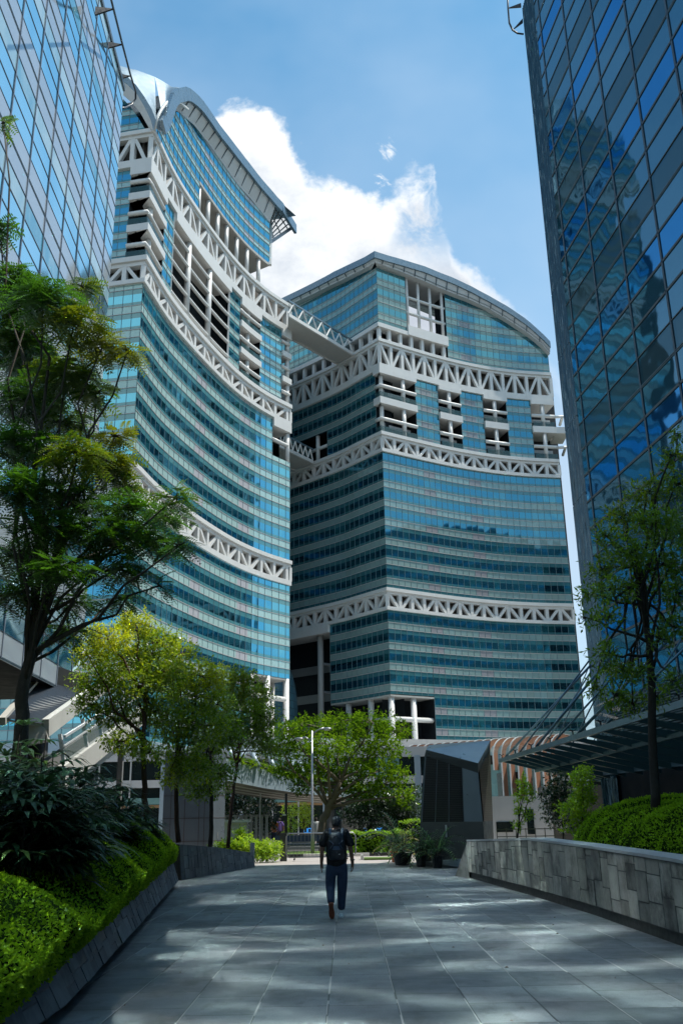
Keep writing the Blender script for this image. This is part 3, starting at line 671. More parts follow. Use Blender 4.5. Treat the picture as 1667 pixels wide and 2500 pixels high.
def slab_block(par, P0, dirn, n_pan, pan, n_rows, rowh, z0, mat, first=0.0, sideways=1, railm=None, railw=.03, phase=0, railh=.022, prot=.012):
    """P0 far corner, dirn horizontal unit vector towards the camera; sideways +1: faces +x"""
    nrm = Vector((sideways, 0)) ; t = Vector(dirn).normalized(); nv = Vector((t.y, -t.x)); nv = nv if nv.x * sideways > 0 else -nv
    g = MB(); P = lambda k, o=0.0: Vector(P0) + t * (k * pan + (0 if k <= 0 else first)) + nv * o
    for k in range(-1 if first else 0, n_pan):
        a = P(0) if k < 0 else P(k); b = P(k + 1) if k >= 0 else Vector(P0) + t * first
        if k < 0: a = Vector(P0)
        if k == 0 and first: a = Vector(P0) + t * first; b = Vector(P0) + t * (first + pan)
        for r in range(n_rows):
            za, zb = z0 + r * rowh, z0 + (r + 1) * rowh; V = r + phase
            q = [(a.x, a.y, za), (b.x, b.y, za), (b.x, b.y, zb), (a.x, a.y, zb)]
            uvs = [(k + 2.001, V + .001), (k + 2.999, V + .001), (k + 2.999, V + .999), (k + 2.001, V + .999)]
            if sideways > 0: q.reverse(); uvs.reverse()
            # order for outward normals
            g.face(q, uvs)
    go = g.build('curtain_wall', mat, par)
    v = MB(); zt = z0 + n_rows * rowh
    for k in range(n_pan + 1):
        a = Vector(P0) + t * (first + k * pan); v.hexa([(a.x + s * t.x * railw + o * nv.x, a.y + s * t.y * railw + o * nv.y, z) for z in (z0, zt) for s, o in ((-1, -.02), (1, -.02), (1, .03), (-1, .03))])
    v.build('mullions', railm or M['mull'], go)
    L = first + n_pan * pan; A, B = Vector(P0), Vector(P0) + t * L
    th = MB(); tk = MB()
    for r in range(n_rows + 1):
        z = z0 + r * rowh; kind = (r + phase) % 5
        mm = tk if kind in (0, 1, 2, 3) else th
        for dz_, hh in (((-.035, .014), (.035, .014)) if kind == 4 else ((0, railh if kind in (1, 2, 3) else railh * .45),)):
            mm.hexa([(p.x + nv.x * o, p.y + nv.y * o, z + dz_ + s * hh) for s in (-1, 1) for p, o in ((A, -.02), (B, -.02), (B, prot), (A, prot))])
    tk.build('transoms', M['black'], go); th.build('thin_transoms', M['mull'], go)
    return t, nv, L
# --- west block
wd_ = Vector((.038, -1)).normalized()
bW = thing('office_block', 'pale blue and grey flat glass office block rising on the left behind the feathery tree', 'office block', (-25, 5, 0))
gW = slab_glass('west_block_glass', 'west')
slab_block(bW, (-10.42, 36.45), wd_, 28, 2.04, 39, .764, 6.292, gW, first=1.5, sideways=1, phase=4, railh=.026, railm=M['greyrail'])
mb = MB(); E_ = Vector((-10.42, 36.45)); mb.prism([(E_.x - .1, E_.y - .1), (-42, 37.5), (-42, -24), (-8.3 - .1, -23.2)], 6.3, 35.9); mb.build('core', M['dark'], bW)
mb = MB(); mb.prism([(-14.5, 35), (-42, 35), (-42, -24), (-12.3, -23.2)], 0, 6.28); mb.build('recessed_ground_floor', M['dark'], bW)
for y in (35.5, 27, 18.5, 10, 1.5): q = MB(); q.tube((-11.6 + .038 * (35.5 - y), y, 0), (-11.6 + .038 * (35.5 - y), y, 6.29), .4, 12); q.build('column', M['kbase0'], bW, True)
mb = MB(); mb.hexa([(p.x + o, p.y + .02, z) for z in (36.05, 36.3) for p, o in ((Vector((-10.42, 36.5)), .06), (Vector((-8.1, -23.2)), .06), (Vector((-8.1, -23.2)), -.6), (Vector((-10.42, 36.5)), -.6))]); mb.build('parapet_cap', M['mull'], bW)
def w_rail():
    par = thing('roof_rail', 'thin dark maintenance rail on bracket fins along the left block roof edge', 'rail', (-9.6, 30, 34))
    pts = [aY(x, y, Y) for x, y, Y in [(215, -160, 22), (272, 0, 29.2), (297, 100, 33.2), (318, 180, 36.4), (331, 222, 38.0), (331, 240, 38.3), (322, 254, 38.1), (305, 262, 37.2), (292, 262, 36.6)]]
    q = MB(); q.path(pts, .05, 6); q.build('rail', M['black'], par, True)
    for (x, y, Y, x2, y2) in [(276, 19, 29.9, 232, 24), (297, 106, 33.3, 256, 108), (317, 183, 36.4, 281, 186)]:
        a = aY(x, y, Y); b = aY(x2, y2, Y - .4); d_ = Vector((0, 0, 1)); q = MB(); q.mesh([a, b + d_ * .22, b - d_ * .22, a + Vector((0, .08, 0)), b + d_ * .22 + Vector((0, .08, 0)), b - d_ * .22 + Vector((0, .08, 0))], [(0, 1, 2), (3, 5, 4), (0, 3, 4, 1), (1, 4, 5, 2), (2, 5, 3, 0)]); q.build('bracket', M['black'], par)
w_rail()
# --- east block
ed_ = Vector((.119, -1)).normalized()
bE = thing('office_block', 'dark blue flat glass office block towering on the right behind the canopy', 'office block', (22, 5, 0))
gE = slab_glass('east_block_glass', 'east')
PE = Vector((10.18, 36.0))
slab_block(bE, PE, ed_, 24, 2.72, 32, 1.16, 4.62, gE, first=.55, sideways=-1, phase=4, railm=M['navy'], railw=.055, railh=.045, prot=.03)
PF = Vector((10.13, 37.9))
mb = MB(); Q = PE + ed_ * 66; mb.prism([(PE.x + .12, PE.y - .1), (PF.x + .12, PF.y), (46, PF.y + 3), (46, -28), (Q.x + .12, Q.y)], 0, EASTH); mb.build('core', M['dark'], bE)
m_, n = newmat('rippled_edge_glass'); uvn = n.n('ShaderNodeTexCoord').outputs['Object']
st = n.noise(n.vm('MULTIPLY', uvn, (9, 9, .45)), 2.2, 5, .7); c = n.ramp(st, [(.38, (.004, .012, .018)), (.52, (.012, .04, .055)), (.60, (.05, .11, .13)), (.68, (.50, .55, .56))])  # pale end of the ramp paints thin vertical glints into the colour
ge = n.n('ShaderNodeNewGeometry').outputs['Normal']; nr = n.vm('NORMALIZE', n.vm('ADD', ge, n.vm('SCALE', n.vm('SUBTRACT', n.noise(n.vm('MULTIPLY', uvn, (6, 6, .6)), 2.0, 3, .5, out=1), (.5, .5, .5)), sc=.5)))
finish(n, coated(n, c, (.3, .42, .5), .15, .04, nr, .12)); M['ripple'] = m_
mb = MB(); t2 = PF - PE; L2 = t2.length; t2 = t2.normalized(); nn = Vector((-t2.y, t2.x)); nn = nn if nn.x < 0 else -nn
K = 12
for k in range(K):     # saw-tooth run of narrow glass fins
    a = PE + t2 * (L2 * k / K); b = PE + t2 * (L2 * (k + 1) / K); m2 = PE + t2 * (L2 * (k + .75) / K) + nn * .07
    for r in range(12):
        za, zb = r * 3.5 + .4, r * 3.5 + 3.86
        mb.face([(a.x, a.y, za), (m2.x, m2.y, za), (m2.x, m2.y, zb), (a.x, a.y, zb)]); mb.face([(m2.x, m2.y, za), (b.x, b.y, za), (b.x, b.y, zb), (m2.x, m2.y, zb)])
mb.build('edge_fins', M['ripple'], bE)
for k in range(12): mb = MB(); mb.hexa([(p.x + nn.x * o, p.y + nn.y * o, k * 3.5 + .34 + s) for s in (-.05, .05) for p, o in ((PE, -.02), (PF, -.02), (PF, .03), (PE, .03))]); mb.build('transom', M['mull'], bE)
mb = MB(); mb.prism([(PF.x, PF.y), (PF.x + .14, PF.y), (PF.x + .14, PF.y + .1), (PF.x, PF.y + .1)], 0, EASTH); mb.build('corner_trim', M['mull'], bE)
par = thing('roof_rail', 'black curved rail with spiky brackets high on the edge of the right block', 'rail', (9, 37, 42))
q = MB(); q.path([aY(x, y, 38.0) for x, y in [(1237, -60), (1240, 20), (1243, 55), (1251, 72), (1263, 80), (1278, 82)]], .05, 6); q.build('rail', M['black'], par, True)
for (x, y, x2, y2) in [(1241, 17, 1272, 10), (1252, 70, 1276, 48)]:
    a, b = aY(x, y, 38.0), aY(x2, y2, 38.0); q = MB(); e = Vector((0, .08, 0)); d_ = Vector((0, 0, .13)); q.mesh([a, b + d_, b - d_, a + e, b + d_ + e, b - d_ + e], [(0, 1, 2), (3, 5, 4), (0, 3, 4, 1), (1, 4, 5, 2), (2, 5, 3, 0)]); q.build('bracket', M['black'], par)
# base of the east block: dark recess wall and louvre band
mb = MB()
A, B = PE + ed_ * 0.1, PE + ed_ * 40; nv = Vector((-1, -.119)).normalized()
for k in range(22): z = 4.75 + k * .085 - .9; mb.hexa([(p.x + nv.x * o, p.y + nv.y * o, z + s) for s in (0, .035) for p, o in ((A, .0), (B, .0), (B, .09), (A, .09))])
mb.build('louvre_band', M['mull'], bE)

# neighbouring blocks that only show as reflections in the towers' glass
gN = tower_glass('neighbour_glass', [], .22, .25)
for (lab, x0, x1, y0, y1, h) in [('dark glass office block across the street east of the right block', 92, 122, -20, 68, 82), ('dark glass office block further along the street to the east', 98, 130, 76, 150, 78), ('dark glass office block standing behind the photographer', -20, 66, -112, -82, 92)]:
    t = thing('office_block', lab, 'office block', ((x0 + x1) / 2, (y0 + y1) / 2, 0)); mb = MB(); mb.box(((x0 + x1) / 2, (y0 + y1) / 2, h / 2), (x1 - x0 - .4, y1 - y0 - .4, h)); mb.build('core', M['dark'], t); g = MB()
    for (a, b) in (((x0, y1), (x0, y0)), ((x0, y0), (x1, y0)), ((x1, y0), (x1, y1)), ((x1, y1), (x0, y1))):
        L_ = math.hypot(b[0] - a[0], b[1] - a[1]); g.face([(a[0], a[1], 4), (b[0], b[1], 4), (b[0], b[1], h), (a[0], a[1], h)], [(0, 0), (L_ / 1.5, 0), (L_ / 1.5, h / 3.6), (0, h / 3.6)])
    g.build('curtain_wall', gN, t)
# ================================================================ ground, street and plaza structures
def sheet(name, poly, z, mat):
    mb = MB(); mb.face([(x, y, z) for x, y in poly]); return struct(mb.build(name, mat))
M['asphalt'] = pbr('asphalt', (.06, .06, .06), .85, var=.25, vscale=2, bump=.3)
M['earth'] = pbr('ground_cover', (.07, .08, .05), .9, var=.4, vscale=.4)
def paver_mat():
    m_, n = newmat('granite_paving'); b = n.n('ShaderNodeBsdfPrincipled'); tc = n.n('ShaderNodeTexCoord').outputs['Object']
    x, y, z = n.sep(tc)[:3]
    wv = n.m('ADD', x, 0.21)
    u = n.m('DIVIDE', wv, .664); fu = n.m('FLOOR', u); col = n.white(n.com(fu, 4.0, 0.0))
    v = n.m('DIVIDE', n.m('ADD', y, n.m('MULTIPLY', n.m('GREATER_THAN', n.m('MODULO', n.m('ADD', fu, 100.0), 3.0), 1.5), .35)), .885); fv = n.m('FLOOR', v)
    du = n.m('ABSOLUTE', n.m('SUBTRACT', n.m('FRACT', u), .5)); dv = n.m('ABSOLUTE', n.m('SUBTRACT', n.m('FRACT', v), .5))
    ju = n.rng(du, .484, .490, 0, 1); jv = n.rng(dv, .489, .494, 0, 1)
    r = n.white(n.com(fu, fv, 2.0)); sp = n.noise(tc, 70, 4, .75); st = n.noise(tc, .9, 6, .62); st2 = n.noise(n.vm('MULTIPLY', tc, (1.5, .6, 1)), 2.6, 5, .7)
    base = n.mix(r, (.115, .12, .128), (.235, .238, .242))
    base = n.mix(n.rng(sp, .3, .7, 0, 1), n.mix(1.0, base, (.60, .60, .60), 'MULTIPLY'), n.mix(1.0, base, (1.4, 1.4, 1.4), 'MULTIPLY'))
    base = n.mix(n.rng(st, .42, .70, 0, .62), base, (.055, .05, .045)); base = n.mix(n.rng(st2, .54, .66, 0, .5), base, (.05, .045, .04))
    base = n.mix(jv, base, (.02, .02, .02)); lt = n.white(n.com(fu, 9.0, 1.0))
    base = n.mix(ju, base, n.mix(n.m('GREATER_THAN', n.noise(n.com(fu, n.m('MULTIPLY', y, .35), 0.0), 1.0, 2), .5), (.02, .02, .02), (.42, .38, .36)))
    n.put(b.inputs['Base Color'], base); n.put(b.inputs['Roughness'], n.rng(n.noise(tc, 3, 4), .3, .7, .38, .62))
    bp = n.n('ShaderNodeBump'); bp.inputs['Strength'].default_value = .35; bp.inputs['Distance'].default_value = .004
    n.put(bp.inputs['Height'], n.m('SUBTRACT', sp, n.m('MULTIPLY', n.m('MAXIMUM', ju, jv), 2.0))); n.put(b.inputs['Normal'], bp.outputs[0])
    finish(n, b.outputs[0]); return m_
M['paver'] = paver_mat()
M['path'] = pbr('pink_concrete_paving', (.38, .34, .31), .8, var=.08, vscale=1.2, bump=.2, bscale=60, dirt=.3)
M['kerbw'] = pbr('white_kerb_paint', (.62, .60, .56), .7, var=.1, vscale=4, dirt=.4); M['kerbb'] = pbr('black_kerb_paint', (.03, .03, .03), .7, var=.2)
M['grass'] = pbr('lawn', (.10, .17, .03), .9, var=.4, vscale=6, bump=.5)
M['conc'] = pbr('pale_concrete', (.42, .42, .40), .8, var=.08, vscale=1.5, dirt=.25)
sheet('ground', [(-900, -60), (900, -60), (900, 1800), (-900, 1800)], -.16, M['earth'])
sheet('plaza', [(-9.9, -24), (12, -24), (12, 37.4), (-9.9, 37.4)], 0, M['paver'])
sheet('street_pavement', [(-60, 37.4), (60, 37.4), (60, 44.2), (-60, 44.2)], -.004, M['path'])
sheet('grass_verge', [(-60, 44.5), (60, 44.5), (60, 50), (-60, 50)], .06, M['grass'])
sheet('road', [(-90, 50), (90, 50), (90, 58), (-90, 58)], -.10, M['asphalt'])
sheet('forecourt', [(-90, 58.2), (90, 58.2), (90, 145), (-90, 145)], -.02, M['path'])
mb = MB()
for k in range(-50, 51):
    mb.box((k * 1.0 + .5, 44.35, 0.03), (.992, .3, .2), mi=k % 2)
struct(mb.build('kerb', [M['kerbw'], M['kerbb']]))
mb = MB(); mb.box((0, 58.1, -.03), (180, .2, .16)); struct(mb.build('kerb', M['conc']))
# ---- stone clad low walls
def stone_mat(name, c0, c1, sx, sz, u_attr=True, stain=.5):
    m_, n = newmat(name); b = n.n('ShaderNodeBsdfPrincipled'); uv = n.n('ShaderNodeTexCoord').outputs['UV']; x, y = n.sep(uv)[:2]
    u = n.m('DIVIDE', x, sx); fu = n.m('FLOOR', u); off = n.white(n.com(fu, 3.0, 0.0)); v = n.m('ADD', n.m('DIVIDE', y, sz), off); fv = n.m('FLOOR', v)
    jx = n.rng(n.m('ABSOLUTE', n.m('SUBTRACT', n.m('FRACT', u), .5)), .47, .485, 0, 1); jy = n.rng(n.m('ABSOLUTE', n.m('SUBTRACT', n.m('FRACT', v), .5)), .48, .49, 0, 1)
    r = n.white(n.com(fu, fv, 1.0)); tc = n.n('ShaderNodeTexCoord').outputs['Object']; ns = n.noise(tc, 5, 6, .65); gr = n.noise(tc, 90, 2)
    c = n.mix(r, c0, c1); c = n.mix(n.rng(gr, .3, .7, 0, .25), c, c1); c = n.mix(n.rng(ns, .5, .72, 0, stain), c, tuple(q * .3 for q in c0))
    c = n.mix(n.m('MAXIMUM', jx, jy), c, (.02, .02, .018)); n.put(b.inputs['Base Color'], c); b.inputs['Roughness'].default_value = .7
    bp = n.n('ShaderNodeBump'); bp.inputs['Strength'].default_value = .6; bp.inputs['Distance'].default_value = .012
    n.put(bp.inputs['Height'], n.m('ADD', n.m('MULTIPLY', r, .6), n.m('SUBTRACT', n.m('MULTIPLY', gr, .3), n.m('MULTIPLY', n.m('MAXIMUM', jx, jy), 1.5)))); n.put(b.inputs['Normal'], bp.outputs[0])
    finish(n, b.outputs[0]); return m_
M['stoneR'] = stone_mat('pale_granite_blocks', (.13, .122, .108), (.36, .335, .295), .47, .46, stain=.8)
M['stoneL'] = stone_mat('dark_slate_blocks', (.065, .08, .095), (.13, .15, .165), .30, .34, stain=.4)
M['cap'] = pbr('granite_cap', (.30, .31, .32), .6, var=.12, vscale=4, bump=.2, dirt=.3)
def stones(par, pts, ztop, zb, lean, mat, wc, hc, seed, name='stone_cladding'):
    rnd = random.Random(seed); P = [Vector(p) for p in pts]; d = [0.0]; nr = []
    for a, b in zip(P, P[1:]): d.append(d[-1] + (b - a).length)
    for i in range(len(P)): a, b = P[max(i - 1, 0)], P[min(i + 1, len(P) - 1)]; t = (b - a).normalized(); nr.append(Vector((t.y, -t.x)))
    def at(s_, f, o):     # f: 0 bottom .. 1 top
        s_ = min(max(s_, 0), d[-1]); i = 0
        while i < len(d) - 2 and d[i + 1] < s_: i += 1
        q = (s_ - d[i]) / (d[i + 1] - d[i]); p = P[i].lerp(P[i + 1], q); n_ = nr[i].lerp(nr[i + 1], q); zt = ztop[i] * (1 - q) + ztop[i + 1] * q
        return Vector((p.x + n_.x * (lean * f + o), p.y + n_.y * (lean * f + o), zb + (zt - zb) * f))
    mb = MB(); s0 = 0.0; H = sum(ztop) / len(ztop) - zb
    while s0 < d[-1]:
        s1 = min(d[-1], s0 + wc * rnd.uniform(.8, 1.25)); f0 = 0.0; first = rnd.uniform(.35, 1.0)
        while f0 < 1:
            hh = hc * rnd.uniform(.8, 1.2) * first / H; first = 1.0; f1 = min(1.0, f0 + hh)
            if 1 - f1 < .12: f1 = 1.0
            o = rnd.uniform(.006, .022); g = .009; gf = .009 / H; tl = rnd.uniform(-.003, .003)
            A = [at(s0 + g, f0 + gf, o + tl), at(s1 - g, f0 + gf, o - tl), at(s1 - g, f1 - gf, o - tl), at(s0 + g, f1 - gf, o + tl)]; B = [at(s0 + g, f0 + gf, -.02), at(s1 - g, f0 + gf, -.02), at(s1 - g, f1 - gf, -.02), at(s0 + g, f1 - gf, -.02)]
            u = (rnd.random(), rnd.random())
            for q in ((A[0], A[1], A[2], A[3]), (B[0], B[1], A[1], A[0]), (A[3], A[2], B[2], B[3]), (B[0], A[0], A[3], B[3]), (A[1], B[1], B[2], A[2])): mb.face(q, [u] * 4)
            f0 = f1
        s0 = s1
    return mb.build(name, mat, par)
def block_mat(name, c0, c1, stain):
    m_, n = newmat(name); b = n.n('ShaderNodeBsdfPrincipled'); x, y = n.sep(n.n('ShaderNodeTexCoord').outputs['UV'])[:2]; tc = n.n('ShaderNodeTexCoord').outputs['Object']
    ns = n.noise(tc, 2.2, 7, .68); gr = n.noise(tc, 110, 3, .7); dr = n.noise(n.vm('MULTIPLY', tc, (1, 1, .25)), 4.0, 5, .6)
    c = n.mix(x, c0, c1); c = n.mix(n.rng(gr, .3, .7, 0, .3), c, tuple(q * 1.15 for q in c1)); c = n.mix(n.m('MULTIPLY', n.rng(ns, .42, .66, 0, 1), n.m('ADD', .35, n.m('MULTIPLY', y, stain))), c, tuple(q * .28 for q in c0)); c = n.mix(n.rng(dr, .5, .7, 0, .35), c, tuple(q * .4 for q in c0))
    n.put(b.inputs['Base Color'], c); b.inputs['Roughness'].default_value = .75; bp = n.n('ShaderNodeBump'); bp.inputs['Strength'].default_value = .5; bp.inputs['Distance'].default_value = .006; n.put(bp.inputs['Height'], n.m('ADD', gr, n.m('MULTIPLY', ns, .8))); n.put(b.inputs['Normal'], bp.outputs[0]); finish(n, b.outputs[0]); return m_
M['blockR'] = block_mat('weathered_granite', (.10, .094, .084), (.40, .375, .335), .7); M['blockL'] = block_mat('dark_slate', (.050, .062, .072), (.15, .165, .178), .4)
def wall_run(par, pts, ztop, lean, thick, mat, zb=0.0, name='stone_cladding', capm=None):
    """pts along the base (face side first); ztop list; lean = top offset along the outward normal"""
    fc = MB(); s_ = 0; n_ = len(pts); tops = []; nr = []
    for i, p in enumerate(pts):
        a = Vector(pts[max(i - 1, 0)]); b = Vector(pts[min(i + 1, n_ - 1)]); t = (b - a).normalized(); nv = Vector((t.y, -t.x)); nr.append(nv)
    for i in range(n_ - 1):
        a, b = Vector(pts[i]), Vector(pts[i + 1]); L_ = (b - a).length
        A, B = Vector((a.x, a.y, zb)), Vector((b.x, b.y, zb)); C_, D_ = Vector((b.x + nr[i + 1].x * lean, b.y + nr[i + 1].y * lean, ztop[i + 1])), Vector((a.x + nr[i].x * lean, a.y + nr[i].y * lean, ztop[i]))
        fc.face([A, B, C_, D_], [(s_, 0), (s_ + L_, 0), (s_ + L_, ztop[i + 1]), (s_, ztop[i])]); s_ += L_
        # back and top
        bk = Vector((-nr[i].x, -nr[i].y, 0)) * thick; bk2 = Vector((-nr[i + 1].x, -nr[i + 1].y, 0)) * thick
        fc.face([B + bk2, A + bk, D_ + bk, C_ + bk2], [(0, 0)] * 4); fc.face([D_, C_, C_ + bk2, D_ + bk], [(0, 0)] * 4)
        if i == 0: fc.face([A + bk, A, D_, D_ + bk], [(0, 0), (thick, 0), (thick, ztop[0]), (0, ztop[0])])
        if i == n_ - 2: fc.face([B, B + bk2, C_ + bk2, C_], [(0, 0), (thick, 0), (thick, ztop[-1]), (0, ztop[-1])])
        if capm:
            e = Vector((0, 0, .05)); o1 = Vector((nr[i].x, nr[i].y, 0)) * .03; o2 = Vector((nr[i + 1].x, nr[i + 1].y, 0)) * .03; u_ = Vector((0, 0, .004))
            capm.hexa([D_ + o1 + u_, C_ + o2 + u_, C_ + bk2 - o2 + u_, D_ + bk - o1 + u_, D_ + o1 + e, C_ + o2 + e, C_ + bk2 - o2 + e, D_ + bk - o1 + e])
    return fc.build(name, mat, par)
# right wall (face looks towards -x)
wR = thing('low_wall', 'low weathered granite block wall with pale coping edging the right of the plaza', 'wall', (4, 20, 0))
cp = MB(); PR = [(4.47, 6.0), (4.44, 10.0), (4.41, 13.3), (4.29, 17.5), (4.02, 21.4), (3.47, 27.8)]; ZR = [1.02, 1.05, 1.10, 1.15, 1.19, 1.02]
M['plinth'] = pbr('gap_shade_backing', (.03, .03, .03), .6, var=.3)  # near-black paints shade into the wall-foot gaps; also backs the stone joints
PRp = [(4.47, 6.0), (4.44, 10.0), (4.41, 13.3), (4.29, 17.5), (4.02, 21.4), (3.47, 27.8)][::-1]
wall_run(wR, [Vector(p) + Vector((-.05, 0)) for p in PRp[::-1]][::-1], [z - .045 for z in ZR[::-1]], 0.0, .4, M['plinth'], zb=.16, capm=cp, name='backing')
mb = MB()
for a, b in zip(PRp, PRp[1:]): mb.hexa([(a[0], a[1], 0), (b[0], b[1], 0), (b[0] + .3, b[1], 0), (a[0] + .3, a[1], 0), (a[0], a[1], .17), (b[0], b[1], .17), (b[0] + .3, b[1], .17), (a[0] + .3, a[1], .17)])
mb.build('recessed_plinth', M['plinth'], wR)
cp.build('coping', M['cap'], wR)
A, B, C_ = Vector((3.14, 28.9, 0)), Vector((3.42, 27.8, 0)), Vector((3.42, 27.8, .975)); D_, E2 = Vector((3.8, 27.9, 0)), Vector((3.8, 27.9, .975))
mb = MB(); mb.face([A, B, C_], [(0, 0), (1.1, 0), (1.1, 1)]); mb.face([D_, A, C_, E2], [(0, 0), (1, 0), (1, 1), (0, 1)]); mb.build('slanted_end', M['blockR'], wR)
stones(wR, [(p[0] - .052, p[1]) for p in PRp[::-1]][::-1], [z - .045 for z in ZR[::-1]], .17, 0, M['blockR'], .46, .43, 5)
# grass behind wall: raised bed
mb = MB(); mb.prism([(3.9, 28), (4.5, 21), (4.8, 6), (11.5, 6), (9.8, 35), (6, 33)], 0, .75); struct(mb.build('planting_bed_ground', M['earth']))
# left planter wall (leans over a dark recess)
wL = thing('planter_wall', 'sloping dark slate wall holding the clipped hedge left of the plaza', 'wall', (-3.5, 18, 0))
PL = [(-2.36, 9.14 - 7), (-2.44, 9.14), (-3.06, 14.6), (-3.72, 20.2), (-4.46, 26.5)]
mb = MB()
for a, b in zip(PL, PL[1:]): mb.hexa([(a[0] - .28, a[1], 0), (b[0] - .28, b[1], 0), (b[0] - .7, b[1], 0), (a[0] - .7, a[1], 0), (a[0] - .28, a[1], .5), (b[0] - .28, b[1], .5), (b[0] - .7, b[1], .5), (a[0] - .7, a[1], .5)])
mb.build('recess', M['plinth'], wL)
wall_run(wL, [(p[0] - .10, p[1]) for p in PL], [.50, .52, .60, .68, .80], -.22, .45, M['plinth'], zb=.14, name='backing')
stones(wL, [(p[0] - .10, p[1]) for p in PL], [.50, .52, .60, .68, .80], .14, -.22, M['blockL'], .42, .30, 6)
mb = MB(); mb.prism([(-2.95, 2), (-3.0, 9.1), (-3.7, 14.6), (-4.4, 20.2), (-5.05, 26.4), (-10, 28), (-9.4, 2)], 0, lambda i: .62); struct(mb.build('planting_bed_ground', M['earth']))
# second slate wall further on
w2 = thing('low_wall', 'tapering slate block wall between the grey pillar and the sunlit street', 'wall', (-4.2, 33, 0))
wall_run(w2, [(-4.93, 29.2), (-4.2, 32.6), (-3.41, 36.15)], [1.0, .80, .50], -.12, .5, M['plinth'], name='backing')
stones(w2, [(-4.93, 29.2), (-4.2, 32.6), (-3.41, 36.15)], [1.0, .80, .50], 0.0, -.12, M['blockL'], .30, .34, 7)
mb = MB(); mb.hexa([(-5.6, 29.5, 0), (-4.95, 29.18, 0), (-4.95, 29.22, 0), (-5.6, 29.9, 0), (-5.7, 29.5, .95), (-5.05, 29.18, .99), (-5.05, 29.22, .99), (-5.7, 29.9, .95)]); mb.build('end_slab', M['stoneL'], w2)
mb = MB(); mb.box((-3.55, 36.5, .42), (.16, .16, .84)); tag(mb.build('bollard', M['conc']), 'short square pale post at the far end of the slate wall', 'bollard')
# ---- faceted dark ventilation kiosk
kv = thing('ventilation_kiosk', 'faceted charcoal ventilation shaft with louvred sides and slanted metal top', 'ventilation kiosk', (3.7, 33, 0))
def metal_panel(name, c): return pbr(name, c, .35, .4, var=.12, vscale=.8, dirt=.15)
M['kpan'] = metal_panel('charcoal_panels', (.07, .07, .068)); M['ktop'] = metal_panel('grey_roof_panels', (.22, .24, .26)); M['kbase'] = pbr('charcoal_stone', (.07, .066, .06), .5, var=.2, vscale=2)
def louv(name, c0, c1, fr, diag=False):
    m_, n = newmat(name); b = n.n('ShaderNodeBsdfPrincipled'); uv = n.n('ShaderNodeTexCoord').outputs['UV']; x, y = n.sep(uv)[:2]
    f = n.m('FRACT', n.m('MULTIPLY', y, fr)); c = n.mix(n.rng(f, .2, .8, 0, 1), c0, c1); n.put(b.inputs['Base Color'], c); b.inputs['Roughness'].default_value = .5
    bp = n.n('ShaderNodeBump'); bp.inputs['Distance'].default_value = .03; n.put(bp.inputs['Height'], f); n.put(b.inputs['Normal'], bp.outputs[0]); finish(n, b.outputs[0]); return m_
M['louv'] = louv('fine_louvres', (.010, .009, .009), (.055, .052, .050), 16.0)
K_ = lambda p: Vector((p.x * 1.09, p.y * 1.09, EYE + (p.z - EYE) * 1.09))
kb = {k: K_(v) for k, v in dict(L=Vector((2.30, 32.2, .25)), F=Vector((4.42, 31.3, .42)), R=Vector((5.0, 33.3, .9)), B=Vector((2.9, 34.4, .4))).items()}
kt = {k: K_(v) for k, v in dict(L=aY(1036, 1846, 32.4), F=aY(1167, 1888, 31.6), R=aY(1196, 1830, 33.0), B=Vector((3.1, 34.2, 3.95))).items()}
km = {k: kb[k].lerp(kt[k], f) for k, f in (('L', .37), ('F', .41), ('R', .2), ('B', .35))}
def quad(mat, a, b, c, d, name, par=kv, th=.0, uvh=True):
    mb = MB(); w_ = (b - a).length; mb.face([a, b, c, d], [(0, 0), (w_, 0), (w_, (c - b).length), (0, (d - a).length)]); return mb.build(name, mat, par)
quad(M['kbase'], kb['L'], kb['F'], km['F'], km['L'], 'base_panel'); quad(M['kbase'], kb['F'], kb['R'], km['R'], km['F'], 'base_panel')
quad(M['kbase'], kb['R'], kb['B'], kt['B'], kt['R'], 'back_panel'); quad(M['kbase'], kb['B'], kb['L'], kt['L'], kt['B'], 'back_panel')
def sub(a, b, t): return a.lerp(b, t)
for t0, t1 in ((.03, .235), (.25, .455), (.47, .70)):
    quad(M['louv'], sub(km['L'], km['F'], t0), sub(km['L'], km['F'], t1), sub(kt['L'], kt['F'], t1), sub(kt['L'], kt['F'], t0), 'louvre_panel')
fr = Vector((.0, .03, 0)); quad(M['ktop'], km['L'] + fr, km['F'] + fr, kt['F'] + fr, kt['L'] + fr, 'frame_panel')
quad(M['ktop'], sub(km['L'], km['F'], .71), km['F'], kt['F'], sub(kt['L'], kt['F'], .71), 'corner_panel')
quad(M['louv'], sub(km['F'], km['R'], .1), km['R'], kt['R'], sub(kt['F'], kt['R'], .1), 'louvre_panel')
# parapet band and sloping top
pt = {k: K_(v) for k, v in dict(L=aY(1040, 1831, 32.4), F=aY(1167, 1864, 31.6), R=aY(1197, 1808, 33.2), B=Vector((3.0, 34.2, 4.12))).items()}
for a, b in (('L', 'F'), ('F', 'R'), ('R', 'B'), ('B', 'L')): quad(M['kpan'], kt[a], kt[b], pt[b], pt[a], 'parapet')
mb = MB(); mb.face([pt['L'], pt['F'], pt['R'], pt['B']]); mb.build('slanted_top', M['ktop'], kv)
mb = MB()
for t in (.33, .66): mb.bar(sub(pt['L'], pt['F'], t) + Vector((0, 0, .01)), sub(pt['B'], pt['R'], t) + Vector((0, 0, .01)), .02, .015)
mb.build('top_seams', M['black'], kv)
mb = MB(); q_ = kb['L'].lerp(kb['F'], .42).lerp(km['L'].lerp(km['F'], .42), .75); mb.box((q_.x, q_.y - .03, q_.z), (.055, .03, .42), -.4); mb.build('small_sign', M['whitegrey'], kv)
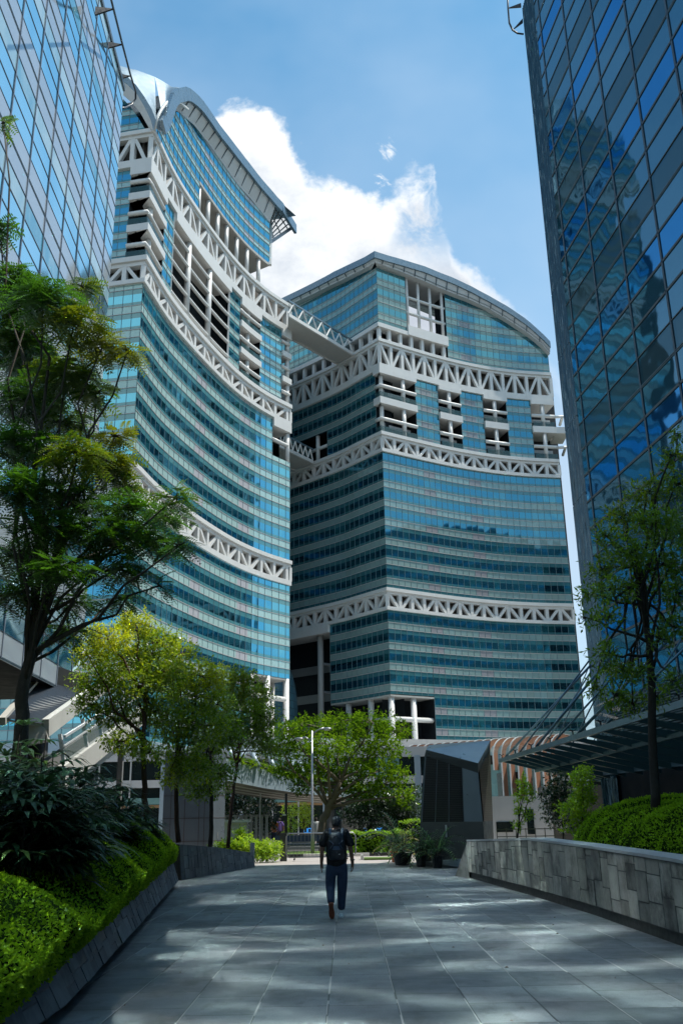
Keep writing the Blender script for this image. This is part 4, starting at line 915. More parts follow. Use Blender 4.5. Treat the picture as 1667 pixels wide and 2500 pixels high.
mb = MB(); mb.mesh([(2.45, 35.4, 0), (4.75, 30.9, 0), (6.2, 33.5, 0), (4, 38, 0), kb['L'], kb['F'], kb['R'], kb['B']], [(0, 1, 5, 4), (1, 2, 6, 5), (2, 3, 7, 6), (3, 0, 4, 7)])
mb.build('sloped_plinth', pbr('pale_plinth', (.15, .175, .185), .6, var=.15, vscale=2), kv)
# ---- grey clad pillar under the escalator
pl = thing('clad_pillar', 'large blue grey panel clad pillar with a tiny no smoking plate', 'pillar', (-6.5, 41, 0))
M['clad'] = pbr('blue_grey_cladding', (.13, .155, .185), .35, .3, var=.06, vscale=.6, dirt=.1)
x0, x1 = -7.62, -5.62; mb = MB(); mb.prism([(x0, 40), (x1, 40), (x1 + .38, 41.5), (x0, 42.2)], -.1, 4.4); mb.build('shaft', M['clad'], pl)
M['joint'] = pbr('red_brown_joint', (.06, .035, .03), .7)
mb = MB()
for x in (-7.3, -6.72, -6.12, -5.9): mb.box((x, 39.995, 2.15), (.018, .014, 4.4))
for z in (.85, 1.75, 2.65, 3.5): mb.box(((x0 + x1) / 2, 39.995, z), (x1 - x0, .012, .018)); mb.bar((x1 + .004, 40, z), (x1 + .384, 41.5, z), .012, .018)
mb.build('panel_joints', M['joint'], pl)
mb = MB(); mb.box((-6.93, 39.97, 1.18), (.12, .02, .12)); sg = mb.build('no_smoking_plate', M['whitegrey'], pl)
red = pbr('sign_red', (.55, .03, .03), .5); mb = MB(); mb.path([(-6.93 + .035 * math.cos(t), 39.955, 1.18 + .035 * math.sin(t)) for t in [k * math.pi / 6 for k in range(13)]], .007, 5); mb.tube((-6.955, 39.955, 1.205), (-6.905, 39.955, 1.155), .006, 5); mb.build('no_smoking_symbol', red, sg)
mb = MB(); mb.box((-5.42, 40.72, 1.05), (.03, .03, .22), .3); mb.build('small_plate', M['whitegrey'], pl)

lr = random.Random(12); mb = MB()
for k in range(70):
    x, y = lr.uniform(-3.2, 4.0), lr.uniform(7.5, 34) ** 1.0; a = lr.uniform(0, 6.28); L_, w_ = lr.uniform(.03, .07), lr.uniform(.012, .03)
    if x < -2.3 - (y - 9) * .115: continue
    d = Vector((math.cos(a), math.sin(a), 0)); s_ = Vector((-d.y, d.x, 0)); c_ = Vector((x, y, .006)); mb.face([c_ - d * L_ / 2, c_ + s_ * w_ / 2 + Vector((0, 0, .008)), c_ + d * L_ / 2, c_ - s_ * w_ / 2 + Vector((0, 0, .012))])
tag(mb.build('fallen_leaves', pbr('dry_brown_leaf', (.16, .075, .03), .8, var=.5, vscale=2)), 'scattered dry brown leaves lying on the granite paving', 'fallen leaves', None, 'stuff')
# ================================================================ glass entrance canopy on the right
cn = thing('glass_canopy', 'teal glass and steel entrance canopy hung on rods from the right block', 'canopy', (8.5, 28, 4))
M['teal'] = pbr('teal_painted_steel', (.05, .10, .105), .4, .3, var=.15); M['rod'] = pbr('blue_grey_rod', (.12, .19, .24), .35, .5, var=.1)
tg, n = newmat('green_roof_glass'); b = n.n('ShaderNodeBsdfPrincipled'); b.inputs['Base Color'].default_value = (.22, .46, .43, 1); b.inputs['Roughness'].default_value = .04; b.inputs['Alpha'].default_value = .30; finish(n, b.outputs[0]); M['cglass'] = tg
def oX(Y): return 7.55 - .0285 * (Y - 6)
def iX(Y): return 10.05 + .119 * (36 - Y) if Y < 37.5 else 10.3 + .2 * (Y - 37.5)
zO = lambda Y: 4.0 + (0 if Y > 20 else 0); zI = 3.0
k = 0; Y = 8.6; ybs = []
while Y < 41: ybs.append(Y); Y += 1.45
for i, Y in enumerate(ybs):
    o_, i_ = Vector((oX(Y) + .1, Y, 3.86)), Vector((iX(Y) - .05, Y, 3.0)); m_ = o_.lerp(i_, .45)
    q = MB(); e = Vector((0, .045, 0)); vs = []
    for p, h in ((o_, .05), (m_, .13), (i_, .09)): vs += [p - e - Vector((0, 0, h)), p + e - Vector((0, 0, h)), p + e + Vector((0, 0, h)), p - e + Vector((0, 0, h))]
    q.mesh(vs, [(0, 1, 2, 3), (11, 10, 9, 8)] + [(a + j, a + (j + 1) % 4, a + 4 + (j + 1) % 4, a + 4 + j) for a in (0, 4) for j in range(4)])
    q.build('beam', M['teal'], cn)
    g = MB(); 
    if i + 1 < len(ybs):
        Y2 = ybs[i + 1]
        for (t0, t1) in ((-.14, .32), (.33, .66), (.67, 1.0)):
            P = lambda t, y: Vector((oX(y) + (iX(y) - oX(y)) * t, y, 4.16 - 1.0 * t))
            a, b_, c_, d_ = P(t0, Y + .02), P(t1, Y + .02), P(t1, Y2 - .02), P(t0, Y2 - .02); g.face([a, b_, c_, d_])
        g.build('glass_pane', M['cglass'], cn)
q = MB(); q.bar((oX(8), 8, 3.86), (oX(40.6), 40.6, 3.86), .10, .16); q.build('edge_beam', M['rod'], cn)
q = MB(); q.bar((oX(8) + 1.2, 8, 3.62), (oX(40.6) + 1.5, 40.6, 3.42), .08, .12); q.build('purlin', M['teal'], cn)
q = MB(); q.bar((iX(8) - .4, 8, 3.1), (iX(36) - .3, 36, 3.1), .12, .14); q.build('wall_beam', M['rod'], cn)
q = MB(); q.bar((iX(36) - .3, 36, 3.1), (iX(40.6) - .1, 40.6, 3.05), .12, .14); q.build('wall_beam', M['rod'], cn)
for i, Y in enumerate(ybs):
    if i % 2 == 0 and i: 
        q = MB()
        for t in (.02, .34, .67):
            p = Vector((oX(Y) + (iX(Y) - oX(Y)) * t, Y, 4.10 - 1.0 * t))
            for a in (.8, 2.4, 3.9, 5.5): q.tube(p, p + Vector((.12 * math.cos(a), .12 * math.sin(a), .05)), .014, 5)
            q.tube(p - Vector((0, 0, .16)), p + Vector((0, 0, .03)), .022, 6)
        q.build('spider_fitting', M['black'], cn)
for i, Y in enumerate(ybs):
    if Y < 17 or i % 2: continue
    r_ = .05 if i % 4 else .035; yt = min(Y - .6, 37.6)
    q = MB(); q.tube((oX(Y) + .25, Y, 4.02), (iX(yt) - .08 if yt < 37.5 else 10.15, yt, 7.5), r_, 8); q.build('tie_rod', M['rod'], cn, True)
    q = MB(); q.tube((oX(Y) + 1.4, Y + .3, 3.7), (iX(yt) - .08 if yt < 37.5 else 10.15, yt, 7.3), r_ * .6, 6); q.build('tie_rod', M['rod'], cn, True)
q = MB(); q.tube((iX(38) + .35, 39.6, 0), (iX(38) + .35, 39.6, 3.0), .12, 10); q.build('post', M['rod'], cn, True)

# ================================================================ escalator enclosure on the left
es = thing('escalator_enclosure', 'roofed escalator rising behind the palms, white beams and black slatted roof', 'escalator', (-11, 40, 0))
M['cream'] = pbr('cream_painted_steel', (.50, .49, .45), .55, var=.06, dirt=.2)
lL, lR = aY(5, 1762, 28.3), aY(111, 1778, 29.5); uL, uR = aY(90, 1665, 32.2), aY(214, 1702, 34.5); fL, fR = aY(215, 1590, 38.5), aY(330, 1620, 42)
mb = MB()
mb.bar(lR, uR, .22, .55); mb.bar(uR, fR, .22, .55); mb.build('roof_beam', M['cream'], es)
mb = MB(); mb.bar(lL, uL, .2, .25); mb.bar(uL, fL, .2, .25); mb.build('roof_beam', M['cream'], es)
for i in range(17):
    t = .04 + i / 17.5
    q = MB(); q.bar(lL.lerp(uL, t), lR.lerp(uR, t), .12, .05); q.build('roof_slat', M['whitegrey'] if i % 1 == 0 else M['black'], es)
mb = MB(); o_ = Vector((0, 0, .12)); mb.face([lL + o_, lR + o_, uR + o_, uL + o_]); mb.build('roof_sheet', M['black'], es)
mb = MB(); o_ = Vector((0, -.3, .25)); mb.hexa([uL + o_ * 0 - Vector((0, 0, .1)), uR - Vector((0, 0, .1)), uR + Vector((0, .4, -.1)), uL + Vector((0, .4, -.1)), uL + Vector((0, 0, .75)), uR + Vector((0, 0, .75)), uR + Vector((0, .4, .75)), uL + Vector((0, .4, .75))]); mb.build('dark_bulkhead', M['kpan'], es)
for i in range(8):
    t = i / 8; q = MB(); q.bar((uL + Vector((0, .4, .2))).lerp(fL, t), (uR + Vector((0, .4, .2))).lerp(fR, t), .12, .05); q.build('roof_slat', M['whitegrey'], es)
# folded front gusset
g0, g1, g2, g3 = aY(57, 1755, 29.3), aY(111, 1778, 29.45), aY(118, 1810, 29.5), aY(57, 1822, 29.3)
mb = MB(); mb.hexa([g3, g2, g2 + Vector((0, .2, 0)), g3 + Vector((0, .2, 0)), g0, g1, g1 + Vector((0, .2, 0)), g0 + Vector((0, .2, 0))]); mb.build('front_gusset', M['cream'], es)
s0, s1 = aY(150, 1898, 30), aY(345, 1748, 41)
mb = MB(); mb.bar(s0, s1, .25, .7); mb.bar(s0 + Vector((-.4, 0, -.5)), s1 + Vector((-.3, 0, -.65)), .3, .5); mb.build('stringer', M['cream'], es)
hb = MB(); hb.bar(s0 + Vector((0, 0, 1.25)), s1 + Vector((0, 0, 1.25)), .08, .08); hb.bar(s0 + Vector((0, 0, .95)), s1 + Vector((0, 0, .95)), .05, .05); hb.build('handrail', M['whitegrey'], es)
mb = MB(); mb.face([s0 + Vector((0, 0, .35)), s1 + Vector((0, 0, .35)), s1 + Vector((0, 0, 1.2)), s0 + Vector((0, 0, 1.2))]); mb.build('balustrade_glass', M['railglass'], es)
for t in (.02, .25, .42, .58, .74, .9):
    a = s0.lerp(s1, t); top = lR.lerp(uR, 2 * t) if t < .5 else uR.lerp(fR, 2 * t - 1); q = MB(); q.bar(a + Vector((0, 0, .3)), Vector((a.x * .55 + top.x * .45, a.y, top.z - .2)), .11, .14, (0, 1, 0)); q.build('post', M['whitegrey'], es)
for t in (.1, .5, .9):
    a = s0.lerp(s1, t); q = MB(); q.box((a.x - .6, a.y + .3, a.z / 2), (.22, .22, a.z)); q.build('column', M['greywall'], es)
mb = MB(); mb.bar(s0 + Vector((-1.1, 0, -.3)), s1 + Vector((-1.1, 0, -.3)), .2, .9); mb.build('far_stringer', M['greywall'], es)
mb = MB(); mb.face([s0 + Vector((-.2, 0, -.35)), s1 + Vector((-.2, 0, -.35)), s1 + Vector((-1.1, 0, -.35)), s0 + Vector((-1.1, 0, -.35))]); mb.build('under_panel', M['kpan'], es)

# ================================================================ elevated curved walkway
wk = thing('elevated_walkway', 'curved elevated walkway with pale blue spandrel, tan slatted underside and planting', 'walkway', (-3, 60, 0))
M['bluepan'] = pbr('pale_blue_panels', (.30, .38, .44), .4, .1, var=.08, vscale=.5, dirt=.15); M['tan'] = pbr('tan_underside_slats', (.20, .18, .145), .6, var=.2, vscale=2)
top = [aY(x, y, Y) for x, y, Y in [(470, 1832, 50), (545, 1849, 51), (645, 1878, 54), (720, 1900, 57), (800, 1914, 60), (900, 1926, 64), (1010, 1935, 69)]]
bot = [aY(x, y, Y) for x, y, Y in [(470, 1888, 50), (545, 1905, 51), (645, 1925, 54), (720, 1936, 57), (800, 1944, 60), (900, 1950, 64), (1010, 1955, 69)]]
bo2 = [aY(x, y, Y) for x, y, Y in [(470, 1925, 54), (545, 1935, 55), (645, 1949, 58), (720, 1957, 61), (800, 1963, 64), (900, 1966, 68), (1010, 1968, 73)]]
def strip(A, B, mat, name, par, thick=None):
    mb = MB(); s_ = 0
    for i in range(len(A) - 1):
        L_ = (A[i + 1] - A[i]).length; mb.face([A[i], A[i + 1], B[i + 1], B[i]], [(s_, 0), (s_ + L_, 0), (s_ + L_, 1), (s_, 1)]); s_ += L_
        if thick: mb.face([A[i] + thick, A[i + 1] + thick, B[i + 1] + thick, B[i] + thick], [(0, 0)] * 4); mb.face([B[i], B[i + 1], B[i + 1] + thick, B[i] + thick], [(0, 0)] * 4)
    return mb.build(name, mat, par)
strip(bot, top, M['bluepan'], 'spandrel', wk, Vector((0, .3, 0)))
strip(bo2, bot, M['tan'], 'underside', wk)
cpw = MB(); cpw.path([p + Vector((0, .1, .05)) for p in top], .09, 6); cpw.build('handrail', M['kpan'], wk, True)
for j in range(1, 4):
    A = [a.lerp(b, j / 4) - Vector((0, 0, .02)) for a, b in zip(bot, bo2)]; q = MB(); q.path(A, .05, 5); q.build('underside_rib', M['cream'], wk)
rt_ = [aY(x, y, Y) for x, y, Y in [(470, 1765, 52), (600, 1800, 54), (700, 1828, 58), (800, 1850, 61), (900, 1868, 65)]]
rb_ = [aY(x, y, Y) for x, y, Y in [(470, 1815, 52), (600, 1838, 54), (700, 1858, 58), (800, 1876, 61), (900, 1890, 65)]]
strip(rb_, rt_, M['bluepan'], 'roof_fascia', wk, Vector((0, .3, 0)))
strip([p + Vector((0, 4.5, .2)) for p in rb_], rb_, M['soffit'], 'roof_soffit', wk)
for (xa, xb, Y) in ((560, 566, 51.6), (598, 586, 52.4), (614, 632, 53.2), (656, 674, 55), (714, 700, 57), (732, 744, 57.8), (770, 762, 60), (800, 810, 61)):
    i_ = (xa - 470) / 540; a = aY(xb, 1846 + (xb - 540) * .29, Y); b = aY(xa, 1820 + (xa - 540) * .22, Y + .4); q = MB(); q.tube(a, b, .14, 8); q.build('raking_strut', M['bluepan'], wk, True)
for z in range(5):
    q = MB(); q.path([p + Vector((0, 3.6, .15 + z * .22)) for p in top[1:6]], .045, 5); q.build('rear_railing', M['whitegrey'], wk)
for (x, Y) in ((805, 64), (855, 64)):
    p = aY(x, 2055, Y); q = MB(); q.tube((p.x, Y, -.05), (p.x, Y, 3.2), .55 if x == 855 else .3, 16); q.build('support_column', M['clad'] if x != 855 else M['greywall'], wk, True)
# speed sign hung on the spandrel
sg = thing('speed_sign', 'white oval speed limit plate with red ring on the walkway spandrel', 'sign', aY(534, 1866, 50.2))
p = aY(534, 1866, 50.2); mb = MB(); n_ = 24
mb.mesh([(p.x + .14 * math.cos(t), p.y - d, p.z + .27 * math.sin(t)) for d in (0, .04) for t in [2 * math.pi * k / n_ for k in range(n_)]], [tuple(range(n_)), tuple(range(2 * n_ - 1, n_ - 1, -1))] + [(k, n_ + k, n_ + (k + 1) % n_, (k + 1) % n_) for k in range(n_)]); mb.build('plate', M['whitegrey'], sg)
mb = MB(); mb.path([(p.x + .105 * math.cos(t), p.y - .055, p.z + .20 * math.sin(t)) for t in [2 * math.pi * k / 20 for k in range(21)]], .022, 5); mb.build('red_ring', red, sg)
mb = MB(); mb.box((p.x, p.y - .05, p.z + .04), (.05, .01, .05)); mb.box((p.x, p.y - .05, p.z - .04), (.05, .01, .05)); mb.build('digits', M['black'], sg)
# ================================================================ podium buildings and shops
pd = thing('podium_building', 'low shopfront building under the walkway with dark glazing and pale bands', 'shop building', (0, 84, 0))
M['shopglass'] = pbr('shop_glass', (.012, .02, .02), .08, var=.4, vscale=.5, spec=.8); M['aqua'] = pbr('aqua_glass_band', (.16, .30, .29), .25, var=.2, vscale=.3); M['amber'] = pbr('timber_fascia', (.30, .17, .07), .6, var=.3)
mb = MB(); mb.box((-2, 82, 3.5), (62, 8, 7.1)); mb.build('body', M['dark'], pd)
mb = MB(); mb.box((-2, 77.96, 2.2), (62, .06, 4.4)); mb.build('shopfront_glass', M['shopglass'], pd)
for z, h, mt in ((3.15, .5, 'aqua'), (2.75, .22, 'amber'), (4.5, .6, 'whitegrey'), (6.7, .8, 'whitegrey')):
    mb = MB(); mb.box((-2, 77.85, z), (62, .3, h)); mb.build('band', M[mt], pd)
mb = MB(); mb.box((-2, 77.9, 5.5), (62, .08, 1.6)); mb.build('upper_glass', M['shopglass'], pd)
random.seed(4)
for k in range(26):
    x = -29 + k * 2.3 + random.uniform(-.4, .4); q = MB(); q.box((x, 77.72, 3.2), (.11 if k % 3 else .5, .12, 6.4)); q.build('mullion' if k % 3 else 'column', M['whitegrey'] if k % 3 else M['bluepan'], pd)
for x in (-22, -11.5, -5.0, 3.4, 13):
    q = MB(); q.box((x, 77.7, 5.5), (1.9, .06, 1.5)); q.build('aqua_panel', M['aqua'], pd)
m_, n = newmat('lit_blue_letters'); b = n.n('ShaderNodeEmission'); b.inputs[0].default_value = (.05, .35, .95, 1); b.inputs[1].default_value = .9; finish(n, b.outputs[0]); M['neon'] = m_
def seg_text(word, o, w, h, par):
    G = dict(U='ABCDE', I='F', T='GF', O='ABCDEG', E='GABDH', R='AGHBJ', L='ABD', N='AIC', S='S', D='ABCDEG')
    for k, chh in enumerate(word):
        x = o[0] + k * w * 1.35; y, z = o[1], o[2]; mb = MB(); t = .055
        L_ = {'A': ((0, 0), (0, h)), 'C': ((w, 0), (w, h)), 'D': ((0, 0), (w, 0)), 'G': ((0, h), (w, h)), 'F': ((w / 2, 0), (w / 2, h)), 'H': ((0, h / 2), (w, h / 2)), 'I': ((0, h), (w, 0)), 'J': ((0, h / 2), (w, 0)), 'P': ((w, h / 2), (w, h)), 'Q': ((0, h / 2), (0, h)), 'V': ((w, 0), (w, h / 2))}
        st = dict(U='ACD', T='GF', E='AGHD', L='AD', S='GQHVD', D='ACDG', R='AGPHJ', O='ACDG', I='F')[chh]
        for s_ in st: (a, b_), (c_, d_) = L_[s_]; mb.bar((x + a, y, z + b_), (x + c_, y, z + d_), t, t, (0, 1, 0))
        mb.build('letter', M['neon'], par)
for word, px in (('UOTTEL', 742), ('ETUROI', 888)):
    p = aY(px, 2034, 77.3); sgn = thing('shop_sign', 'glowing blue %s lettering in the dark shopfront' % ('left hand' if px < 800 else 'right hand') if False else ('blue lit shop lettering behind the lamp post and white planters' if px < 800 else 'blue lit shop lettering right of the big round column'), 'sign', p)
    mb = MB(); mb.box((p.x + 1.05 * (.24 * 6 * 1.35 / 2), p.y + .1, p.z + .16), (2.3, .04, .6)); mb.build('board', M['black'], sgn); seg_text(word, p, .24, .32, sgn)
# podium plinth of the towers and grey wall
pb = thing('podium_building', 'pale grey podium block stepping behind the spreading tree under the towers', 'podium', (0, 120, 0))
mb = MB(); mb.prism([(-14, 128), (9, 136), (44, 150), (52, 170), (-20, 170), (-40, 140)], 0, 12.2); mb.build('block', M['whitegrey'], pb)
mb = MB(); mb.prism([(-26, 96), (-8.6, 118), (9.6, 137), (24, 146), (24, 150), (-40, 150), (-40, 100)], 0, 9.6); mb.build('block', M['bluepan'], pb)
mb = MB(); mb.prism([(5, 88), (9.5, 86.5), (9.8, 90), (5, 92)], -.1, 7.6); mb.build('grey_wall', M['bluepan'], pb)
# blue tiled dome beside the left tower's feet
dm = thing('tiled_dome', 'dark blue tiled egg shaped dome half hidden behind the left tower columns', 'dome', (-13, 160, 0))
def ball(mb, c, r, nu=28, nv=16):
    vs = [(c[0] + r[0] * math.cos(2 * math.pi * i / nu) * math.sin(math.pi * j / nv), c[1] + r[1] * math.sin(2 * math.pi * i / nu) * math.sin(math.pi * j / nv), c[2] + r[2] * math.cos(math.pi * j / nv)) for j in range(nv + 1) for i in range(nu)]
    mb.mesh(vs, [(j * nu + i, j * nu + (i + 1) % nu, (j + 1) * nu + (i + 1) % nu, (j + 1) * nu + i) for j in range(nv) for i in range(nu)])
def domemat():
    m_, n = newmat('blue_dome_tiles'); b = n.n('ShaderNodeBsdfPrincipled'); tc = n.n('ShaderNodeTexCoord').outputs['Object']; x, y, z = n.sep(tc)[:3]
    a = n.m('MULTIPLY', n.m('ARCTAN2', y, x), 11.0); zz = n.m('MULTIPLY', z, .8); j = n.m('MAXIMUM', n.m('GREATER_THAN', n.m('FRACT', zz), .93), n.m('GREATER_THAN', n.m('FRACT', a), .95))
    c = n.mix(n.white(n.com(n.m('FLOOR', a), n.m('FLOOR', zz), 0.0)), (.035, .10, .13), (.06, .14, .18)); n.put(b.inputs['Base Color'], n.mix(j, c, (.01, .02, .03))); b.inputs['Roughness'].default_value = .35; finish(n, b.outputs[0]); return m_
mb = MB(); ball(mb, (0, 0, 0), (5.6, 7, 11)); o_ = mb.build('shell', domemat(), dm, True); o_.location = Vector((-13.6, 158, 19)) - dm.location; o_.matrix_parent_inverse = Matrix()
# ---- arcade of white and terracotta hoops
ar = thing('arched_arcade', 'row of white and terracotta hooped ribs arching over a glazed passage', 'arcade', (10, 75, 0))
M['terra'] = pbr('terracotta_render', (.42, .20, .12), .7, var=.12, vscale=1)
nR = 19
for k in range(nR):
    px = 984 + 19.6 * k; Yk = 84 - k * .95; pt_ = aY(px, 1817 - k * 1.55, Yk); X0 = pt_.x; zt = pt_.z; r = 1.35; prof = []
    zb = .9 if px > 1205 else zt - 2.5
    prof = [(0, zb), (0, zt - r)] + [(r - r * math.cos(t), zt - r + r * math.sin(t)) for t in [math.pi / 2 * j / 7 for j in range(1, 8)]] + [(r + .7, zt - .1)]
    for (w_, d_, o_, mt, nm) in ((.12, .06, 0, 'white', 'rib_face'), (.10, .40, .06, 'terra', 'rib')):
        mb = MB(); vs = []
        for i, (a, z) in enumerate(prof):
            a0, z0 = prof[max(0, i - 1)]; a1, z1 = prof[min(len(prof) - 1, i + 1)]; tx, tz = a1 - a0, z1 - z0; l_ = math.hypot(tx, tz); nx, nz = tz / l_, tx / l_
            for s_ in (-1, 1): vs += [(X0 + s_ * w_ * .25 + .86 * (a + nx * o__), Yk - s_ * w_ * .43 + .5 * (a + nx * o__), z - abs(nz) * o__ if i else z) for o__ in (o_, o_ + d_)]
        m4 = len(prof); fs = []
        for i in range(m4 - 1):
            b0 = i * 4; c0_ = b0 + 4
            for (p, q_) in ((0, 1), (1, 3), (3, 2), (2, 0)): fs.append((b0 + p, b0 + q_, c0_ + q_, c0_ + p))
        fs += [(0, 2, 3, 1), (m4 * 4 - 4, m4 * 4 - 3, m4 * 4 - 1, m4 * 4 - 2)]
        mb.mesh(vs, fs); mb.build(nm, M[mt], ar)
a, b = aY(960, 1838, 86.5), aY(1345, 1812, 68.5)
mb = MB(); mb.hexa([Vector((a.x, a.y, 1.0)), Vector((b.x, b.y, 1.0)), Vector((b.x + 1, b.y + 6, 1.0)), Vector((a.x, a.y + 6, 1.0)), Vector((a.x, a.y, 5.4)), Vector((b.x, b.y, 5.4)), Vector((b.x + 1, b.y + 6, 5.4)), Vector((a.x, a.y + 6, 5.4))]); mb.build('glazed_wall', M['aqua'], ar)
for f in (.12, .3, .45, .6, .72, .82, .9, .96):
    p = a.lerp(b, f); mb = MB(); mb.box((p.x, p.y - .08, 3.6), (.9, .08, 2.2), -.9); mb.build('dark_window', M['shopglass'], ar)
mb = MB(); mb.bar(Vector((a.x, a.y - .3, 2.2)), Vector((b.x, b.y - .3, 2.0)), .3, 1.5); mb.build('parapet_band', M['whitegrey'], ar)
# white ground floor below the arcade with window and railing
lw = thing('ground_floor_wing', 'white rendered ground floor wing with one dark window under the arcade', 'building wing', (13, 62, 0))
p0, p1 = aY(1195, 2040, 62), aY(1352, 2040, 62)
mb = MB(); mb.box(((p0.x + p1.x) / 2, 64, 1.3), (p1.x - p0.x, 4, 3.0)); mb.build('wall', M['whitegrey'], lw)
c_ = aY(1232, 2020, 61.9); mb = MB(); mb.box((c_.x, 61.97, c_.z), (1.05, .06, .62)); mb.build('window', M['shopglass'], lw)
c_ = aY(1297, 2030, 61.9); mb = MB(); mb.box((c_.x, 61.97, 1.2), (.45, .06, 1.5)); mb.build('door', M['shopglass'], lw)
mb = MB(); c0_ = aY(1352, 2000, 62); c1_ = aY(1500, 2000, 62); mb.box(((c0_.x + c1_.x) / 2, 64.5, 1.6), (c1_.x - c0_.x, 4, 3.6)); mb.build('dark_recess_wall', M['kbase'], lw)
rl = thing('railing', 'thin dark metal railing before the white ground floor wing', 'railing', (11, 52, 0))
a, b = aY(1212, 2024, 50), aY(1400, 2024, 50)
for z in (.95, .6, .3): mb = MB(); mb.bar((a.x, 50, z), (b.x, 50, z), .03, .04); mb.build('rail', M['kpan'], rl)
for k in range(9): mb = MB(); x = a.x + (b.x - a.x) * k / 8; mb.box((x, 50, .5), (.04, .04, 1.0)); mb.build('post', M['kpan'], rl)
# ================================================================ street furniture
M['galv'] = pbr('galvanised_steel', (.28, .29, .31), .35, .7, var=.08)
lp = thing('street_lamp', 'tall grey double arm street lamp standing before the spreading tree', 'street lamp', (-1.66, 46.8, 0))
mb = MB(); mb.path([(-1.66, 46.8, .05), (-1.66, 46.8, 1.1), (-1.66, 46.8, 1.15), (-1.66, 46.8, 5.8)], [.095, .085, .062, .045], 12); mb.build('pole', M['galv'], lp, True)
for s_, tipx, tipz in ((-1, -2.3, 5.42), (1, -.9, 5.88)):
    zb = 5.1 if s_ < 0 else 5.45; mb = MB(); mb.path([(-1.66, 46.8, zb), (-1.66 + s_ * .12, 46.8, zb + .25), (-1.66 + s_ * .3, 46.8, zb + .38), (tipx - s_ * .15, 46.8, tipz + .06)], .035, 8); mb.build('arm', M['galv'], lp, True)
    mb = MB(); ball(mb, (0, 0, 0), (.24, .13, .075), 16, 8); o_ = mb.build('lamp_head', M['galv'], lp, True); o_.location = Vector((tipx, 46.8, tipz)) - lp.location; o_.matrix_parent_inverse = Matrix()
    mb = MB(); ball(mb, (0, 0, 0), (.18, .10, .05), 14, 6); o2 = mb.build('lens', M['whitegrey'], o_, True); o2.location = (0, 0, -.045); o2.matrix_parent_inverse = Matrix()
s2_ = thing('street_lamp', 'short black lamp post with boxy head right of the leafy street bushes', 'street lamp', aY(698, 2080, 50)); p = s2_.location
zb = 0.0; mb = MB(); mb.tube((p.x, p.y, 0), (p.x, p.y, 2.9), .07, 8); mb.build('pole', M['black'], s2_); q = aY(694, 1999, 50); mb = MB(); mb.box((q.x, q.y, q.z), (.26, .2, .26)); mb.build('lamp_head', M['black'], s2_); mb = MB(); mb.box((q.x, q.y, q.z + .17), (.2, .18, .07)); mb.build('white_cap', M['whitegrey'], s2_)
s3_ = thing('street_lamp', 'slim white pole light before the glossy round tree', 'street lamp', aY(634, 2080, 56)); p = s3_.location; mb = MB(); mb.tube((p.x, p.y, 0), (p.x, p.y, 3.4), .05, 8); mb.build('pole', M['whitegrey'], s3_); mb = MB(); mb.box((p.x, p.y, 3.45), (.3, .1, .06)); mb.build('lamp_head', M['whitegrey'], s3_)
# crowd barrier
br = thing('crowd_barrier', 'galvanised crowd control barrier standing across the street edge', 'barrier', (-1.3, 40.3, 0))
xa, xb = aY(698, 2060, 40.3).x, aY(868, 2060, 40.3).x; mb = MB()
mb.path([(xa + .12, 40.3, .15), (xa, 40.3, .3), (xa, 40.3, .95), (xa + .1, 40.3, 1.08), (xb - .1, 40.3, 1.08), (xb, 40.3, .95), (xb, 40.3, .3), (xb - .12, 40.3, .15), (xa + .12, 40.3, .15)], .024, 8); mb.build('frame', M['galv'], br, True)
k = 0; x = xa + .16
while x < xb - .1: mb = MB(); mb.tube((x, 40.3, .16), (x, 40.3, 1.07), .009, 6); mb.build('bar', M['galv'], br); x += .155
for x in (xa + .35, xb - .35): mb = MB(); mb.box((x, 40.3, .075), (.05, .5, .06)); mb.box((x, 40.3, .12), (.03, .04, .08)); mb.build('foot', M['black'], br)
mb = MB(); mb.box((xa - .12, 40.6, .55), (.28, .3, 1.1)); tag(mb.build('utility_box', M['kpan']), 'squat dark grey utility box at the left end of the crowd barrier', 'utility box')
# planters on the forecourt
def planter(px, Y, w_, lab):
    p = aY(px, 2060, Y); t = thing('planter_box', lab, 'planter', (p.x, Y, -.02), 'white planter boxes in front of the shops')
    mb = MB(); b_, t_ = w_ / 2 * .86, w_ / 2; mb.hexa([(p.x + sx * q_, Y + sy * q_, z) for z, q_ in ((-.02, b_), (.62, t_)) for sx, sy in ((-1, -1), (1, -1), (1, 1), (-1, 1))]); mb.build('box', M['whitegrey'], t); return t, p
PLT = [(692, 60, .95, 'white planter box directly behind the utility box, no tree'), (712, 63, 1.2, 'white planter box left of the lamp post holding a thin tree'), (745, 63, 1.25, 'white planter box just left of the street lamp with paired saplings')]
pots = [planter(*a) for a in PLT]
mb = MB(); c_ = aY(716, 2078, 48); mb.box((c_.x + .5, 48, .45), (2.8, .5, .06)); mb.box((c_.x + .5, 48.25, .72), (2.8, .05, .3)); mb.box((c_.x - .6, 48, .22), (.1, .4, .42)); mb.box((c_.x + 1.6, 48, .22), (.1, .4, .42)); tag(mb.build('bench', pbr('dark_blue_bench', (.03, .05, .10), .5)), 'dark blue street bench seen through the barrier bars', 'bench')
mb = MB(); c_ = aY(554, 2040, 52); mb.box((c_.x, 52, .75), (2.2, .6, 1.5)); mb.box((c_.x, 51.9, 1.58), (2.5, .8, .14)); tag(mb.build('site_hoarding', M['whitegrey']), 'small white boxed enclosure behind the street bushes', 'enclosure')
mb = MB(); c_ = aY(600, 2030, 56)
for k in range(9): mb.box((c_.x - 1.2 + k * .3, 56, .95), (.16, .05, 1.9))
